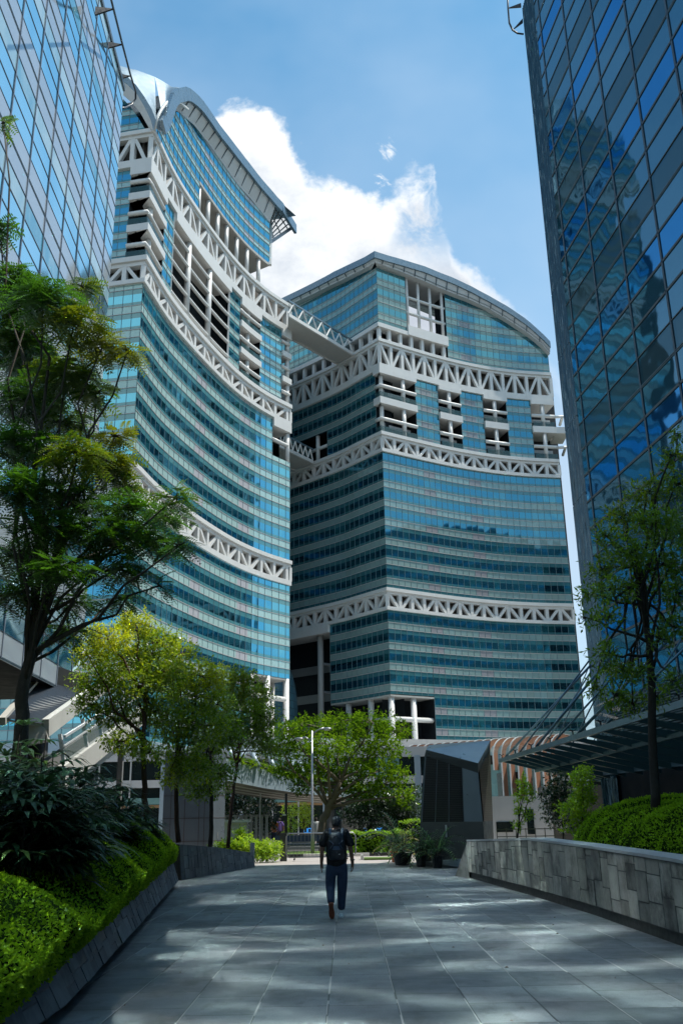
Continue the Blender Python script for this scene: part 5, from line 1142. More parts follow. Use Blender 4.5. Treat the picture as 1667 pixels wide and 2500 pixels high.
mb.box((c_.x, 56.08, 1.85), (2.7, .06, .1)); mb.box((c_.x, 56.08, .5), (2.7, .06, .1)); tag(mb.build('slatted_fence', M['conc']), 'grey slatted fence beside the white boxed enclosure', 'fence')
mb = MB(); c_ = aY(900, 2086, 40.8); mb.prism([(c_.x - .2, 40.2), (c_.x + 1.6, 40.2), (c_.x + 1.6, 41.4), (c_.x - .2, 41.4)], 0, .07); struct(mb.build('grass_patch_ground', M['grass']))
mb = MB(); mb.box((c_.x - .28, 40.8, .09), (.1, .5, .18)); tag(mb.build('kerb_marker', M['kerbw']), 'small black and white kerb marker at the grass patch', 'marker')
# ================================================================ vegetation
import numpy as np
def leafmat(name, dark, mid, young, trans=.35, gloss=.12, rough=.35):
    m_, n = newmat(name); uv = n.n('ShaderNodeTexCoord').outputs['UV']; r, y = n.sep(uv)[:2]
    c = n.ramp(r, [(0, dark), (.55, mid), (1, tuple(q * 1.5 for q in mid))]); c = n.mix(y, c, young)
    d = n.n('ShaderNodeBsdfDiffuse'); n.put(d.inputs[0], c); t = n.n('ShaderNodeBsdfTranslucent'); n.put(t.inputs[0], n.mix(1.0, c, (1.5, 1.5, .7), 'MULTIPLY'))
    a = n.n('ShaderNodeMixShader'); a.inputs[0].default_value = trans; n.nt.links.new(d.outputs[0], a.inputs[1]); n.nt.links.new(t.outputs[0], a.inputs[2])
    g = n.n('ShaderNodeBsdfGlossy'); g.inputs[0].default_value = (.8, .85, .9, 1); g.inputs['Roughness'].default_value = rough; fr = n.n('ShaderNodeFresnel'); fr.inputs[0].default_value = 1.45
    b = n.n('ShaderNodeMixShader'); n.put(b.inputs[0], n.m('MINIMUM', n.m('MULTIPLY', fr.outputs[0], gloss * 5), .5)); n.nt.links.new(a.outputs[0], b.inputs[1]); n.nt.links.new(g.outputs[0], b.inputs[2]); finish(n, b.outputs[0]); return m_
M['lf_feather'] = leafmat('feathery_leaves', (.012, .040, .006), (.055, .15, .012), (.40, .33, .01), .4, .05)
M['lf_yellow'] = leafmat('yellow_green_leaves', (.05, .10, .006), (.16, .27, .015), (.62, .60, .02), .45, .06)
M['lf_green'] = leafmat('fresh_leaves', (.016, .045, .005), (.052, .125, .010), (.28, .42, .02), .42, .0)
M['lf_dark'] = leafmat('glossy_dark_leaves', (.008, .022, .008), (.025, .07, .018), (.09, .15, .03), .25, .16, .28)
M['lf_right'] = leafmat('olive_leaves', (.045, .10, .008), (.15, .25, .02), (.34, .33, .03), .45, .05)  # olive green leaf colour of the street tree and two slender trees
M['lf_palm'] = leafmat('palm_blades', (.008, .026, .012), (.030, .075, .030), (.14, .22, .03), .25, .10, .3)
M['lf_hedge'] = leafmat('hedge_leaves', (.04, .11, .006), (.14, .29, .015), (.42, .52, .02), .35, .006)
M['lf_lime'] = leafmat('lime_leaves', (.08, .15, .012), (.22, .38, .03), (.50, .62, .04), .45, .06)
M['bark'] = pbr('grey_bark', (.13, .105, .08), .9, var=.35, vscale=5, bump=.6, bscale=30)
M['barkm'] = pbr('mottled_bark', (.075, .062, .048), .9, var=.5, vscale=7, bump=.6, bscale=30)
M['barkr'] = pbr('red_brown_bark', (.085, .040, .024), .85, var=.35, vscale=6, bump=.5, bscale=40)
M['barkd'] = pbr('dark_bark', (.035, .028, .022), .9, var=.3, vscale=5, bump=.5)
DK = 2.3
class Leaves:
    def __init__(s, seed=1): s.V = []; s.S = []; s.r = np.random.default_rng(seed)
    def add(s, P, D, N, L, W, sh, yo, fold=.18):
        P = np.asarray(P); n = len(P); D = D / np.linalg.norm(D, axis=1, keepdims=True); Sd = np.cross(D, N); Sd /= np.linalg.norm(Sd, axis=1, keepdims=True) + 1e-9; N2 = np.cross(Sd, D)
        L = np.broadcast_to(L, n)[:, None]; W = np.broadcast_to(W, n)[:, None]
        q = np.stack([P, P + D * L * .45 + Sd * W / 2 + N2 * W * fold, P + D * L, P + D * L * .45 - Sd * W / 2 + N2 * W * fold], 1)
        s.V.append(q); s.S.append(np.stack([np.broadcast_to(np.clip(sh, .01, .99), n), np.broadcast_to(np.clip(yo, 0, 1), n)], 1))
    def blob(s, c, r, n, L, W, yo=0.0, shell=.35, droop=.3, yspread=.2, spray=5):
        """n leaves in sprays through an ellipsoid"""
        R_ = s.r; m_ = max(1, n // spray); u = R_.normal(size=(m_, 3)); u /= np.linalg.norm(u, axis=1, keepdims=True)
        rad = (shell + (1 - shell) * R_.random(m_) ** .6); rad *= 1 + .18 * R_.normal(size=m_)
        C = np.array(c) + u * rad[:, None] * np.array(r); ax = u * .8 + R_.normal(size=(m_, 3)) * .7; ax[:, 2] -= droop; ax /= np.linalg.norm(ax, axis=1, keepdims=True)
        i = np.repeat(np.arange(m_), spray); k = np.tile(np.arange(spray), m_); off = (k / spray)[:, None] * ax[i] * (L * spray * .33)
        D = ax[i] * .6 + R_.normal(size=(len(i), 3)) * .75; N_ = R_.normal(size=(len(i), 3)) * .6 + np.array([0, 0, 1.0])
        cl = R_.random(m_)[i]; sh = .15 + .5 * cl + .3 * R_.random(len(i)); y = yo + yspread * (cl - .5) * 2 + .15 * R_.normal(size=len(i)); y = y * (yo > 0)
        s.add(C[i] + off, D, N_, L * (.7 + .6 * R_.random(len(i))), W * (.7 + .6 * R_.random(len(i))), sh, y)
    def pinnate(s, c, r, n, L, yo=0.0, pairs=7, lw=.36):
        """n feather leaves (rachis with leaflets) through an ellipsoid, lying in flat layers"""
        R_ = s.r; u = R_.normal(size=(n, 3)); u /= np.linalg.norm(u, axis=1, keepdims=True); C = np.array(c) + u * (R_.random(n) ** .45)[:, None] * np.array(r)
        a = R_.random(n) * 2 * np.pi; ax = np.stack([np.cos(a), np.sin(a), -.35 + .3 * R_.normal(size=n)], 1) + u * .5; ax /= np.linalg.norm(ax, axis=1, keepdims=True)
        up_ = np.array([0, 0, 1.0]) + R_.normal(size=(n, 3)) * .25; sd_ = np.cross(ax, up_); sd_ /= np.linalg.norm(sd_, axis=1, keepdims=True)
        i = np.repeat(np.arange(n), pairs * 2); k = np.tile(np.repeat(np.arange(pairs), 2), n); sg = np.tile([-1, 1], n * pairs)
        t = (k + .6) / pairs; Lr = (L * (.7 + .6 * R_.random(n)))[i]; P = C[i] + ax[i] * (Lr * t)[:, None] - np.array([0, 0, 1.0]) * (Lr * .18 * t * t)[:, None]
        D = sd_[i] * sg[:, None] + ax[i] * .45; ll = Lr * .32 * (1 - .35 * np.abs(t - .4)); cl = R_.random(n)[i]
        s.add(P, D, up_[i], ll, ll * lw, .12 + .65 * cl + .15 * R_.random(len(i)), (yo + .3 * (cl - .5)) * (yo > 0) + .08 * R_.normal(size=len(i)) * (yo > 0), .05)
    def build(s, name, mat, parent=None):
        V = np.concatenate(s.V).reshape(-1, 3).astype(np.float32); S_ = np.concatenate(s.S); nf = len(V) // 4
        me = bpy.data.meshes.new(name); me.vertices.add(nf * 4); me.vertices.foreach_set('co', V.ravel()); me.loops.add(nf * 4); me.loops.foreach_set('vertex_index', np.arange(nf * 4, dtype=np.int32))
        me.polygons.add(nf); me.polygons.foreach_set('loop_start', np.arange(0, nf * 4, 4, dtype=np.int32)); me.polygons.foreach_set('loop_total', np.full(nf, 4, dtype=np.int32))
        l = me.uv_layers.new(name='UVMap'); l.data.foreach_set('uv', np.repeat(S_, 4, axis=0).astype(np.float32).ravel()); me.materials.append(mat); me.update(calc_edges=True)
        o = bpy.data.objects.new(name, me); S.collection.objects.link(o)
        if parent is not None: o.parent = parent; o.matrix_parent_inverse = Matrix.Translation(-parent.location)
        return o
def wig(a, b, n, amp, rnd):
    out = []
    for k in range(n + 1):
        t = k / n; p = a.lerp(b, t); e = amp * math.sin(math.pi * t); out.append(p + Vector((rnd.uniform(-e, e), rnd.uniform(-e, e), rnd.uniform(-e, e) * .5)))
    return out
def tree(name, label, trunk, r0, r1, blobs, Y, leafm, barkm, L, W, dens, style='broad', group=None, seed=1, yo=0.0, droop=.3, depth=.8, cat='tree', twig=7, jy=.9, fork=.75, shell=.3, limb=.6, ymul=1.0):
    """trunk: [(px,py,Y)], blobs: (px,py,rx_px,ry_px[,young]) placed at depth Y"""
    rnd = random.Random(seed); T = [aY(*p) if len(p) == 3 and p[0] > 25 or len(p) == 3 and p[1] > 60 else Vector(p) for p in trunk]
    t = thing(name, label, cat, T[0], group); wd = MB(); n_ = len(T)
    tr = MB(); full = []; 
    for a, b in zip(T, T[1:]): full += wig(a, b, 4, r0 * .35, rnd)[:-1]
    full.append(T[-1]); tr.path(full, [r0 + (r1 - r0) * (i / (len(full) - 1)) ** .8 for i in range(len(full))], 9); to = tr.build('trunk', barkm, t, True)
    lv = Leaves(seed); pm = 1 / 2361.0
    for bi, bl in enumerate(blobs):
        px, py, rx, ry = bl[:4]; by = (bl[4] if len(bl) > 4 else yo) * ymul; yy = Y + rnd.uniform(-jy, jy); c = aY(px, py, yy); sc = (c - CAMO).dot(fwd) / FOC
        R3 = (rx * sc, max(rx, ry) * sc * depth, ry * sc); vol = rx * ry * sc * sc
        n = int(dens * vol * DK)
        # limb from the trunk to the blob and twigs within it
        k = int((len(full) - 1) * rnd.uniform(fork * .8, 1.0)); src = full[k] if bi % 3 else full[-1]
        if (src - c).length > .05:
            lim = wig(src, c, 5, (src - c).length * .07, rnd); rl_ = r1 * limb; wd.path(lim, [rl_ * (1 - .75 * j / 5) + .006 for j in range(6)], 6)
        for j in range(twig):
            d = Vector((rnd.gauss(0, 1), rnd.gauss(0, 1), rnd.gauss(0, .8) + .2)).normalized(); e = c + Vector((d.x * R3[0], d.y * R3[1], d.z * R3[2])) * rnd.uniform(.6, 1.0)
            wd.path(wig(c, e, 3, (c - e).length * .09, rnd), [r1 * .25 + .004, r1 * .18 + .004, r1 * .1 + .003, .003], 4, False)
        if style == 'pinnate': lv.pinnate(c, R3, max(4, n // 14), L, by)
        else: lv.blob(c, R3, max(12, n), L, W, by, shell, droop)
    wd.build('branches', barkm, to, True); lv.build('crown', leafm, t); return t
# left feathery tree
FB = [(30, 690, 55, 45), (105, 735, 85, 45), (40, 800, 70, 50, .15), (200, 700, 25, 20, .3), (180, 790, 70, 30, .5), (250, 845, 60, 22, .75), (310, 860, 35, 12, .6), (60, 870, 90, 45), (160, 920, 85, 40, .2), (235, 960, 35, 25, .2), (60, 980, 90, 45), (150, 1030, 70, 30, .1),
      (280, 1065, 40, 16, .7), (60, 1090, 90, 45), (190, 1110, 70, 35, .35), (270, 1130, 55, 35, .5), (310, 1190, 40, 22, .2), (50, 1190, 80, 45), (170, 1210, 90, 40), (300, 1240, 80, 28), (430, 1215, 55, 14, .05), (400, 1260, 50, 22), (120, 1290, 90, 40), (250, 1300, 90, 38), (370, 1320, 80, 30), (440, 1330, 25, 22), (50, 1360, 70, 40), (150, 1390, 80, 30), (290, 1390, 80, 28), (390, 1430, 30, 14), (40, 1450, 60, 30), (180, 1470, 60, 25), (300, 1460, 40, 18), (8, 300, 10, 12, .1), (0, 560, 20, 25), (160, 1540, 70, 16)]
tree('feathery_tree', 'tall feathery leaved tree with forked grey trunk at the left edge', [(50, 1925, 18.5), (52, 1780, 18.5), (62, 1650, 18.5), (85, 1540, 18.5), (120, 1400, 18.6)], .17, .085, FB, 18.5, M['lf_feather'], M['barkm'], .36, .03, 7000, 'pinnate', seed=3, jy=1.6, depth=.9, twig=9, fork=.55, limb=.45, ymul=.55)
GROUP = 'slender trees in a row behind the hedge'
tree('slender_tree', 'slender tree with bright yellow crown top, nearest to the escalator', [(357, 2005, 25), (352, 1900, 25), (350, 1790, 25), (355, 1700, 25)], .085, .05,
     [(262, 1560, 60, 35, .75), (215, 1600, 40, 25, .6), (330, 1520, 50, 25, .7), (380, 1570, 60, 40, .3), (300, 1610, 70, 40, .35), (240, 1660, 60, 35, .2), (330, 1670, 80, 40, .15), (215, 1720, 35, 30, .1), (280, 1740, 60, 35, .1), (380, 1740, 60, 40, .1), (300, 1810, 50, 25, .2), (360, 1840, 50, 20, .2), (390, 1640, 60, 40, .15)], 25, M['lf_yellow'], M['barkr'], .115, .046, 2300, group=GROUP, seed=5, twig=9, ymul=.8)
tree('slender_tree', 'slender dark green tree with yellow shoulder, second from the escalator', [(436, 2058, 27), (430, 1950, 27), (432, 1850, 27), (436, 1750, 27)], .075, .045,
     [(440, 1600, 45, 40, .3), (420, 1660, 55, 40, .1), (490, 1650, 50, 35, .6), (530, 1650, 35, 25, .85), (470, 1700, 70, 40, .15), (430, 1770, 60, 40, .05), (500, 1770, 60, 40, .05), (440, 1840, 50, 35, .1), (470, 1880, 50, 28, .05), (420, 1900, 30, 22, .25)], 27, M['lf_yellow'], M['barkr'], .115, .046, 2300, group=GROUP, seed=7, twig=9)
tree('slender_tree', 'slender dark crowned tree directly in front of the clad pillar edge', [(513, 2068, 29.5), (516, 1980, 29.5), (515, 1900, 29.5), (512, 1820, 29.5)], .075, .045,
     [(530, 1720, 45, 35, .2), (545, 1790, 50, 40), (500, 1830, 45, 35), (480, 1890, 55, 28), (540, 1890, 35, 28), (500, 1930, 50, 20)], 29.5, M['lf_right'], M['barkd'], .115, .052, 2200, group=GROUP, seed=9, twig=9)
tree('slender_tree', 'slender leaning forked tree last in the row by the street bushes', [(556, 2072, 32), (566, 1960, 32), (578, 1880, 32), (570, 1840, 32)], .07, .04,
     [(570, 1680, 50, 35, .3), (620, 1700, 45, 35, .2), (590, 1740, 60, 35, .05), (645, 1750, 35, 30, .1), (560, 1790, 50, 30), (620, 1800, 50, 28, .05), (660, 1830, 30, 18, .1), (590, 1650, 30, 20, .3)], 32, M['lf_right'], M['barkr'], .115, .052, 2200, group=GROUP, seed=11, twig=9)
tree('spreading_tree', 'wide umbrella shaped green tree across the street behind the lamp', [(790, 2082, 52), (788, 2010, 52), (800, 1970, 52), (830, 1910, 52)], .30, .15,
     [(700, 1785, 45, 22, .15), (760, 1772, 60, 22, .2), (835, 1762, 65, 22, .2), (910, 1765, 55, 22, .2), (965, 1785, 40, 22, .25), (680, 1820, 40, 22, .1), (730, 1830, 60, 28, .15), (800, 1820, 65, 28, .3), (875, 1815, 65, 28, .2), (940, 1830, 50, 28, .3), (700, 1880, 40, 18, .1), (770, 1875, 55, 24, .2), (850, 1870, 65, 26, .3), (930, 1880, 60, 26, .25), (975, 1895, 30, 22, .3), (820, 1920, 50, 20, .1), (900, 1930, 60, 22, .15), (985, 1945, 22, 22, .3), (740, 1920, 30, 18, .05)], 52, M['lf_green'], M['bark'], .19, .085, 620, seed=13, depth=1.2, jy=2.0, twig=6, fork=.7)
for (nm, lab, tr_, bl, Y, sd_) in [
    ('round_tree', 'glossy dark leaved round tree left of the slim white pole light', [(560, 2070, 58), (562, 1990, 58)], [(545, 1950, 35, 28), (580, 1945, 35, 28), (540, 1985, 28, 25), (585, 1985, 30, 25)], 58, 21),
    ('round_tree', 'glossy very dark leaved round tree right of the slim white pole light', [(633, 2070, 60), (633, 1990, 60)], [(620, 1960, 32, 28), (648, 1965, 28, 28), (625, 2000, 32, 28), (650, 2010, 25, 25)], 60, 22),
    ('round_tree', 'glossy dark tree with leaning trunk right of the spreading tree', [(885, 2065, 56), (905, 2020, 56), (930, 1990, 56)], [(880, 1960, 40, 30), (930, 1950, 45, 30, .1), (900, 2000, 45, 28), (950, 2000, 45, 30), (860, 1990, 30, 25), (960, 1960, 35, 30, .15)], 56, 23),
    ('round_tree', 'glossy tree beside the charcoal kiosk, greener than its neighbour', [(1000, 2070, 55), (1000, 2000, 55)], [(990, 1960, 28, 30, .3), (1010, 1990, 25, 30, .1), (985, 2020, 28, 25), (1010, 1940, 18, 22, .3)], 55, 24)]:
    tree(nm, lab, tr_, .14, .08, bl, Y, M['lf_dark'], M['barkd'], .15, .085, 1000, seed=sd_, group='glossy dark trees behind the street', depth=1.0, jy=.8, twig=4, droop=.1)
for (lab, px, Y, bl, sd_) in [
    ('thin yellow green sapling growing in the middle white planter', 709, 63, [(706, 1985, 16, 22, .4), (712, 2015, 14, 22, .2), (705, 2040, 12, 14, .2)], 31),
    ('pale yellow sapling in the planter just left of the street lamp', 741, 63, [(735, 1975, 20, 16, .7), (748, 1985, 18, 16, .7), (740, 2005, 20, 14, .6)], 32),
    ('small yellow green sapling against the clad pillar side', 536, 54, [(535, 1990, 10, 18, .5), (540, 2012, 9, 12, .4)], 33)]:
    tree('sapling', lab, [(px, 2052, Y), (px, 2010, Y)], .05, .03, bl, Y, M['lf_lime'], M['barkr'], .13, .05, 900, seed=sd_, depth=.9, jy=.3, twig=4)
RB = [(1640, 1110, 30, 18, .2), (1650, 1180, 35, 35, .1), (1580, 1200, 45, 28, .25), (1520, 1260, 50, 28, .25), (1600, 1280, 60, 40), (1655, 1290, 35, 50), (1480, 1310, 28, 22, .2), (1540, 1350, 60, 32), (1620, 1380, 60, 35), (1470, 1390, 30, 28, .1), (1440, 1450, 32, 16), (1500, 1440, 45, 28), (1580, 1450, 50, 24), (1650, 1450, 35, 45), (1430, 1508, 20, 12), (1480, 1510, 35, 18), (1640, 1530, 40, 25), (1480, 1600, 28, 35), (1520, 1640, 30, 25, .1), (1450, 1680, 20, 22), (1500, 1700, 28, 26), (1560, 1640, 30, 18), (1640, 1660, 30, 20), (1600, 1700, 28, 18, .1), (1545, 1720, 18, 22, .2), (1655, 1060, 15, 15, .2), (1610, 1560, 25, 18)]
tree('street_tree', 'airy olive green tree with thin dark trunk in front of the right block', [(1600, 1985, 18), (1592, 1800, 18), (1585, 1600, 18), (1570, 1480, 18), (1560, 1380, 18)], .095, .05, RB, 18, M['lf_right'], M['barkd'],   .12, .040, 2300, seed=41, jy=.8, twig=9, fork=.6)
# shrubs beyond the right wall
for (nm, lab, tr_, bl, Y, lm, sd_, L_, W_, dn) in [
    ('small_shrub', 'thin lime yellow shrub standing alone before the white ground floor wing', [(1262, 2050, 31), (1268, 1990, 31)], [(1280, 1915, 14, 22, .7), (1272, 1945, 18, 14, .6), (1265, 1980, 9, 14, .5), (1288, 1990, 12, 14, .5), (1262, 2015, 12, 10, .4), (1300, 1940, 8, 10, .6)], 31, 'lf_lime', 51, .09, .05, 2600),
    ('small_shrub', 'bushy lime yellow shrub between the dark shrub and the clipped mound', [(1425, 2060, 27), (1420, 1990, 27)], [(1420, 1895, 26, 26, .6), (1425, 1930, 28, 20, .5), (1420, 1960, 32, 18, .5), (1392, 1980, 26, 18, .6), (1425, 1995, 28, 18, .4), (1400, 2020, 26, 12, .4), (1440, 2035, 24, 10, .3)], 27, 'lf_lime', 52, .10, .055, 2600),
    ('dark_shrub', 'dark green rounded shrub behind the lime yellow shrubs', [(1375, 2050, 38), (1375, 1990, 38)], [(1370, 1910, 35, 28), (1345, 1950, 28, 26), (1385, 1960, 40, 30), (1350, 1990, 30, 22), (1390, 2005, 35, 22)], 38, 'lf_dark', 53, .11, .06, 1800)]:
    tree(nm, lab, tr_, .035, .02, bl, Y, M[lm], M['barkd'], L_, W_, dn, seed=sd_, cat='shrub', depth=.9, jy=.25, twig=5)
# clipped hedges: uneven dark core with many small leaves
def hedge(name, label, f, nu, nv, n_leaf, leafm, L, W, seed=1, kind=None, yo=0.0, core=(.015, .03, .006), cat='hedge', wfun=None, group=None):
    """f(u,v) -> (point, normal) over 0..1"""
    t = thing(name, label, cat, f(.5, .5)[0], group); mb = MB(); vs = []; rnd = random.Random(seed)
    for i in range(nu + 1):
        for j in range(nv + 1):
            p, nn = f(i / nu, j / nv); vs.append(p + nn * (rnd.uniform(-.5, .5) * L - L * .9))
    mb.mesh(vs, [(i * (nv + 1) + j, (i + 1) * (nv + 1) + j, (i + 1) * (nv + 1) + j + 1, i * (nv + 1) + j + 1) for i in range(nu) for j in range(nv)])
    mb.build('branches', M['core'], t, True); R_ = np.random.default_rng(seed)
    u, v = R_.random(n_leaf), R_.random(n_leaf)
    if wfun: u = wfun(u)
    P = np.empty((n_leaf, 3)); N_ = np.empty((n_leaf, 3))
    for k in range(n_leaf): p, nn = f(float(u[k]), float(v[k])); P[k] = p; N_[k] = nn
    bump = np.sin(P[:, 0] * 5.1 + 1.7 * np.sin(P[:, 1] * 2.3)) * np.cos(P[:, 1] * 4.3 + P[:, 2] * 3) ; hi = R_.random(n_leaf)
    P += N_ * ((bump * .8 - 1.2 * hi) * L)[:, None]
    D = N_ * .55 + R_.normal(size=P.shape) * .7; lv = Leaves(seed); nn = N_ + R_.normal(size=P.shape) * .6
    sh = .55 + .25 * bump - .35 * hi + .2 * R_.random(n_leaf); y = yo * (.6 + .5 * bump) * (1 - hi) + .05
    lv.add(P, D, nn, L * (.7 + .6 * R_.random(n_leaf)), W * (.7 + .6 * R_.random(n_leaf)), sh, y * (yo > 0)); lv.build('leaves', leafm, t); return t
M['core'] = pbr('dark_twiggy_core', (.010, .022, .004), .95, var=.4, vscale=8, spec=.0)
def fL_(u, v):   # left hedge: u along the wall, v across from the wall edge up and over
    y = 3.0 + 23.2 * u; edge = -2.62 - (y - 9.14) * .1165 if y > 2 else -2.4; ze = .46 + (y - 3) * .0135
    end = min(1.0, (26.2 - y) / 2.4); end = math.sqrt(max(0.0, 1 - (1 - end) ** 2)) if end < 1 else 1
    hgt = (.80 + .14 * math.sin(y * .9 + 1) + .1 * math.sin(y * 2.3) + .30 * (y > 14) * min(1, (y - 14) / 5)) * end
    th = v * 1.9; bul = .22 * math.sin(min(th, 1.0) * math.pi) * end
    x = edge + bul - (0 if th < .25 else (th - .25) * 2.2); zz = ze - .10 + hgt * math.sin(min(1.0, th / .9) * math.pi / 2) + .06 * math.sin(x * 3 + y * 1.7) * min(1, th)
    nx = math.cos(min(1, th / .9) * math.pi / 2) + .12; nz = math.sin(min(1, th / .9) * math.pi / 2) + .1
    return Vector((x, y, zz)), Vector((nx, -.15 + (1.2 * (1 - end)), nz)).normalized()
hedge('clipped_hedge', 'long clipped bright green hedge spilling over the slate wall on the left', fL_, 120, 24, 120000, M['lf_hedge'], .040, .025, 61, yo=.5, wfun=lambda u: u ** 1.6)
def fR_(u, v):   # mound hedge on the right
    y = 10.5 + 13.5 * u; a = v * math.pi; cx = 7.15 - .75 * u; w_ = 1.8 * math.sqrt(max(0.02, 1 - abs(2 * u - 1) ** 3)); h_ = (1.2 + .06 * math.sin(y * 1.3)) * math.sqrt(max(.02, 1 - abs(2 * u - 1) ** 3.2))
    x = cx - w_ * math.cos(a); z = .80 + h_ * math.sin(a) ** .8 + .03 * math.sin(5 * x + 3 * y)
    return Vector((x, y, z)), Vector((-math.cos(a), .8 * (2 * u - 1) ** 3, math.sin(a) + .1)).normalized()
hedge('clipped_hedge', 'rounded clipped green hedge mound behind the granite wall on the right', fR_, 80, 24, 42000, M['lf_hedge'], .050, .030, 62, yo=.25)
pr = aY(868, 2085, 45.6)
def box_f(x0, x1, y0, y1, z0, z1):
    def f(u, v):
        x = x0 + (x1 - x0) * u; w = v * 3
        if w < 1: return Vector((x, y0, z0 + (z1 - z0) * w)), Vector((0, -1, .1)).normalized()
        if w < 2: return Vector((x, y0 + (y1 - y0) * (w - 1), z1 + .05 * math.sin(x * 6))), Vector((0, 0, 1))
        return Vector((x, y1, z1 - (z1 - z0) * (w - 2))), Vector((0, 1, .1)).normalized()
    return f
hedge('clipped_hedge', 'low sunlit box hedge along the verge right of the walking man', box_f(.15, 3.0, 45.2, 46.2, .1, .98), 20, 9, 5200, M['lf_lime'], .10, .06, 63, yo=.05)
hedge('clipped_hedge', 'higher narrow hedge strip behind the potted palms', box_f(2.6, 5.2, 48, 48.8, .1, 1.45), 16, 9, 3000, M['lf_lime'], .10, .06, 64, yo=.05)
# leafy street bushes behind the slate wall
for (lab, px, py, rx, ry, Y, yo, sd_) in [
    ('leafy sunlit bush at the street end, nearest to the utility box', 650, 2068, 38, 30, 39.6, .45, 71), ('leafy sunlit bush in the middle behind the slate wall', 605, 2062, 36, 30, 39.4, .4, 72),
    ('leafy bush with white flecked leaves next to the clad pillar', 552, 2066, 34, 24, 39.0, .3, 73), ('tall sprouting bush rising above the other street bushes', 588, 2040, 16, 28, 41, .3, 74)]:
    c = aY(px, 2105, Y); t = tree('street_bush', lab, [(px, 2105, Y), (px, 2085, Y)], .04, .025, [(px, py, rx * .6, ry * .6, yo), (px - rx * .5, py + ry * .3, rx * .6, ry * .7, yo), (px + rx * .45, py + ry * .25, rx * .6, ry * .7, yo), (px, py + ry * .7, rx * .9, ry * .4, yo * .3)], Y, M['lf_lime' if yo > .35 else 'lf_green'], M['barkd'], .10, .055, 1900, seed=sd_, cat='bush', group='sunlit street bushes', jy=.2, depth=.8, twig=5)
# trailing plants on the walkway edge
lv = Leaves(81); R_ = np.random.default_rng(81)
for i in range(34):
    t_ = i / 33; k = 1.2 + t_ * 3.6; i0 = int(k); p = top[i0].lerp(top[i0 + 1], k - i0); lv.blob((p.x, p.y, p.z + .12), (.28, .3, .2), 90, .13, .07, .5 if i % 3 else .1, .2, .6)
for i in range(14):
    t_ = i / 13; k = 1.4 + t_ * 3.2; i0 = int(k); p = rb_[min(i0, 3)].lerp(rb_[min(i0 + 1, 4)], k - i0); lv.blob((p.x, p.y - .2, p.z + .1), (.35, .3, .25), 60, .13, .06, 0.0, .2, .9)
o_ = lv.build('trailing_plants', M['lf_green']); tag(o_, 'creepers trailing along the walkway parapet in the sun', 'creeper')
# ---- palms
def blade(mb_list, base, d, L, W, rnd, sh, yo, droop=.9, segs=3):
    """curved blade made of quads appended to (V,S) lists"""
    side = d.cross(Vector((0, 0, 1)));
    if side.length < .05: side = Vector((1, 0, 0))
    side.normalize(); p = base; dd = d.normalized(); pts = []
    for k in range(segs + 1):
        w_ = W * (0.35 + .65 * math.sin(math.pi * (k + .6) / (segs + 1.2))) if k < segs else .004; pts.append((p - side * w_ / 2, p + side * w_ / 2)); p = p + dd * (L / segs); dd = (dd - Vector((0, 0, droop / segs * rnd.uniform(.7, 1.3)))).normalized()
    V_, S_ = mb_list
    for (a, b), (c, e) in zip(pts, pts[1:]): V_.append([a, b, e, c]); S_.append((sh, yo))
def from_quads(V_, S_, name, mat, par):
    lv = Leaves(1); lv.V = [np.array([[tuple(p) for p in q] for q in V_])]; lv.S = [np.array(S_)]; return lv.build(name, mat, par)
def rhapis(label, px, Y, h, nst, spread, seed):
    rnd = random.Random(seed); g = aY(px, 2100, Y); base = Vector((g.x, Y, .62)); t = thing('fan_palm', label, 'palm', base, 'dark fan palms massed behind the hedge'); V_, S_ = [], []; st = MB()
    for s_ in range(nst):
        a = rnd.uniform(0, 2 * math.pi); r = spread * math.sqrt(rnd.random()); f = base + Vector((r * math.cos(a), r * math.sin(a), 0)); hh = h * rnd.uniform(.55, 1.0); tp = f + Vector((rnd.uniform(-.15, .15), rnd.uniform(-.15, .15), hh)); st.tube(f, tp, .012, 5)
        for k in range(9):
            zz = tp - Vector((0, 0, rnd.uniform(0, .55 * hh))); a2 = rnd.uniform(0, 2 * math.pi); d = Vector((math.cos(a2), math.sin(a2), rnd.uniform(.1, .9))).normalized(); e = zz + d * rnd.uniform(.18, .35); st.tube(zz, e, .004, 4); nb = rnd.randint(5, 8); sh = rnd.uniform(.1, .95); yo = .5 if rnd.random() < .06 else 0
            s1 = d.cross(Vector((0, 0, 1))).normalized()
            for b_ in range(nb): ang = (b_ / (nb - 1) - .5) * 2.3; dd = (d * math.cos(ang) + s1 * math.sin(ang)); blade((V_, S_), e, Vector((dd.x, dd.y, dd.z * .6 + .1)), rnd.uniform(.40, .60), .062, rnd, sh, yo, rnd.uniform(.7, 1.5))
    st.build('stems', M['barkd'], t); from_quads(V_, S_, 'fronds', M['lf_palm'], t)
for i, a in enumerate([('fan palm clump at the very left edge, nearest the camera', 10, 11.5, 1.75, 20, .75, 1), ('fan palm clump under the feathery tree trunk', 75, 14.0, 2.1, 20, .8, 2), ('fan palm clump below the escalator front gusset', 140, 16.5, 1.75, 22, .8, 3), ('fan palm clump below the escalator stringer', 205, 19, 1.8, 22, .85, 4), ('fan palm clump furthest right, beside the slender yellow tree', 268, 21.5, 1.5, 16, .65, 5), ('low fan palm clump leaning over the hedge at left', 90, 12.2, 1.15, 12, .5, 6), ('tall fan palm clump before the left block columns', 20, 16, 2.5, 16, .7, 7)]): rhapis(*a)
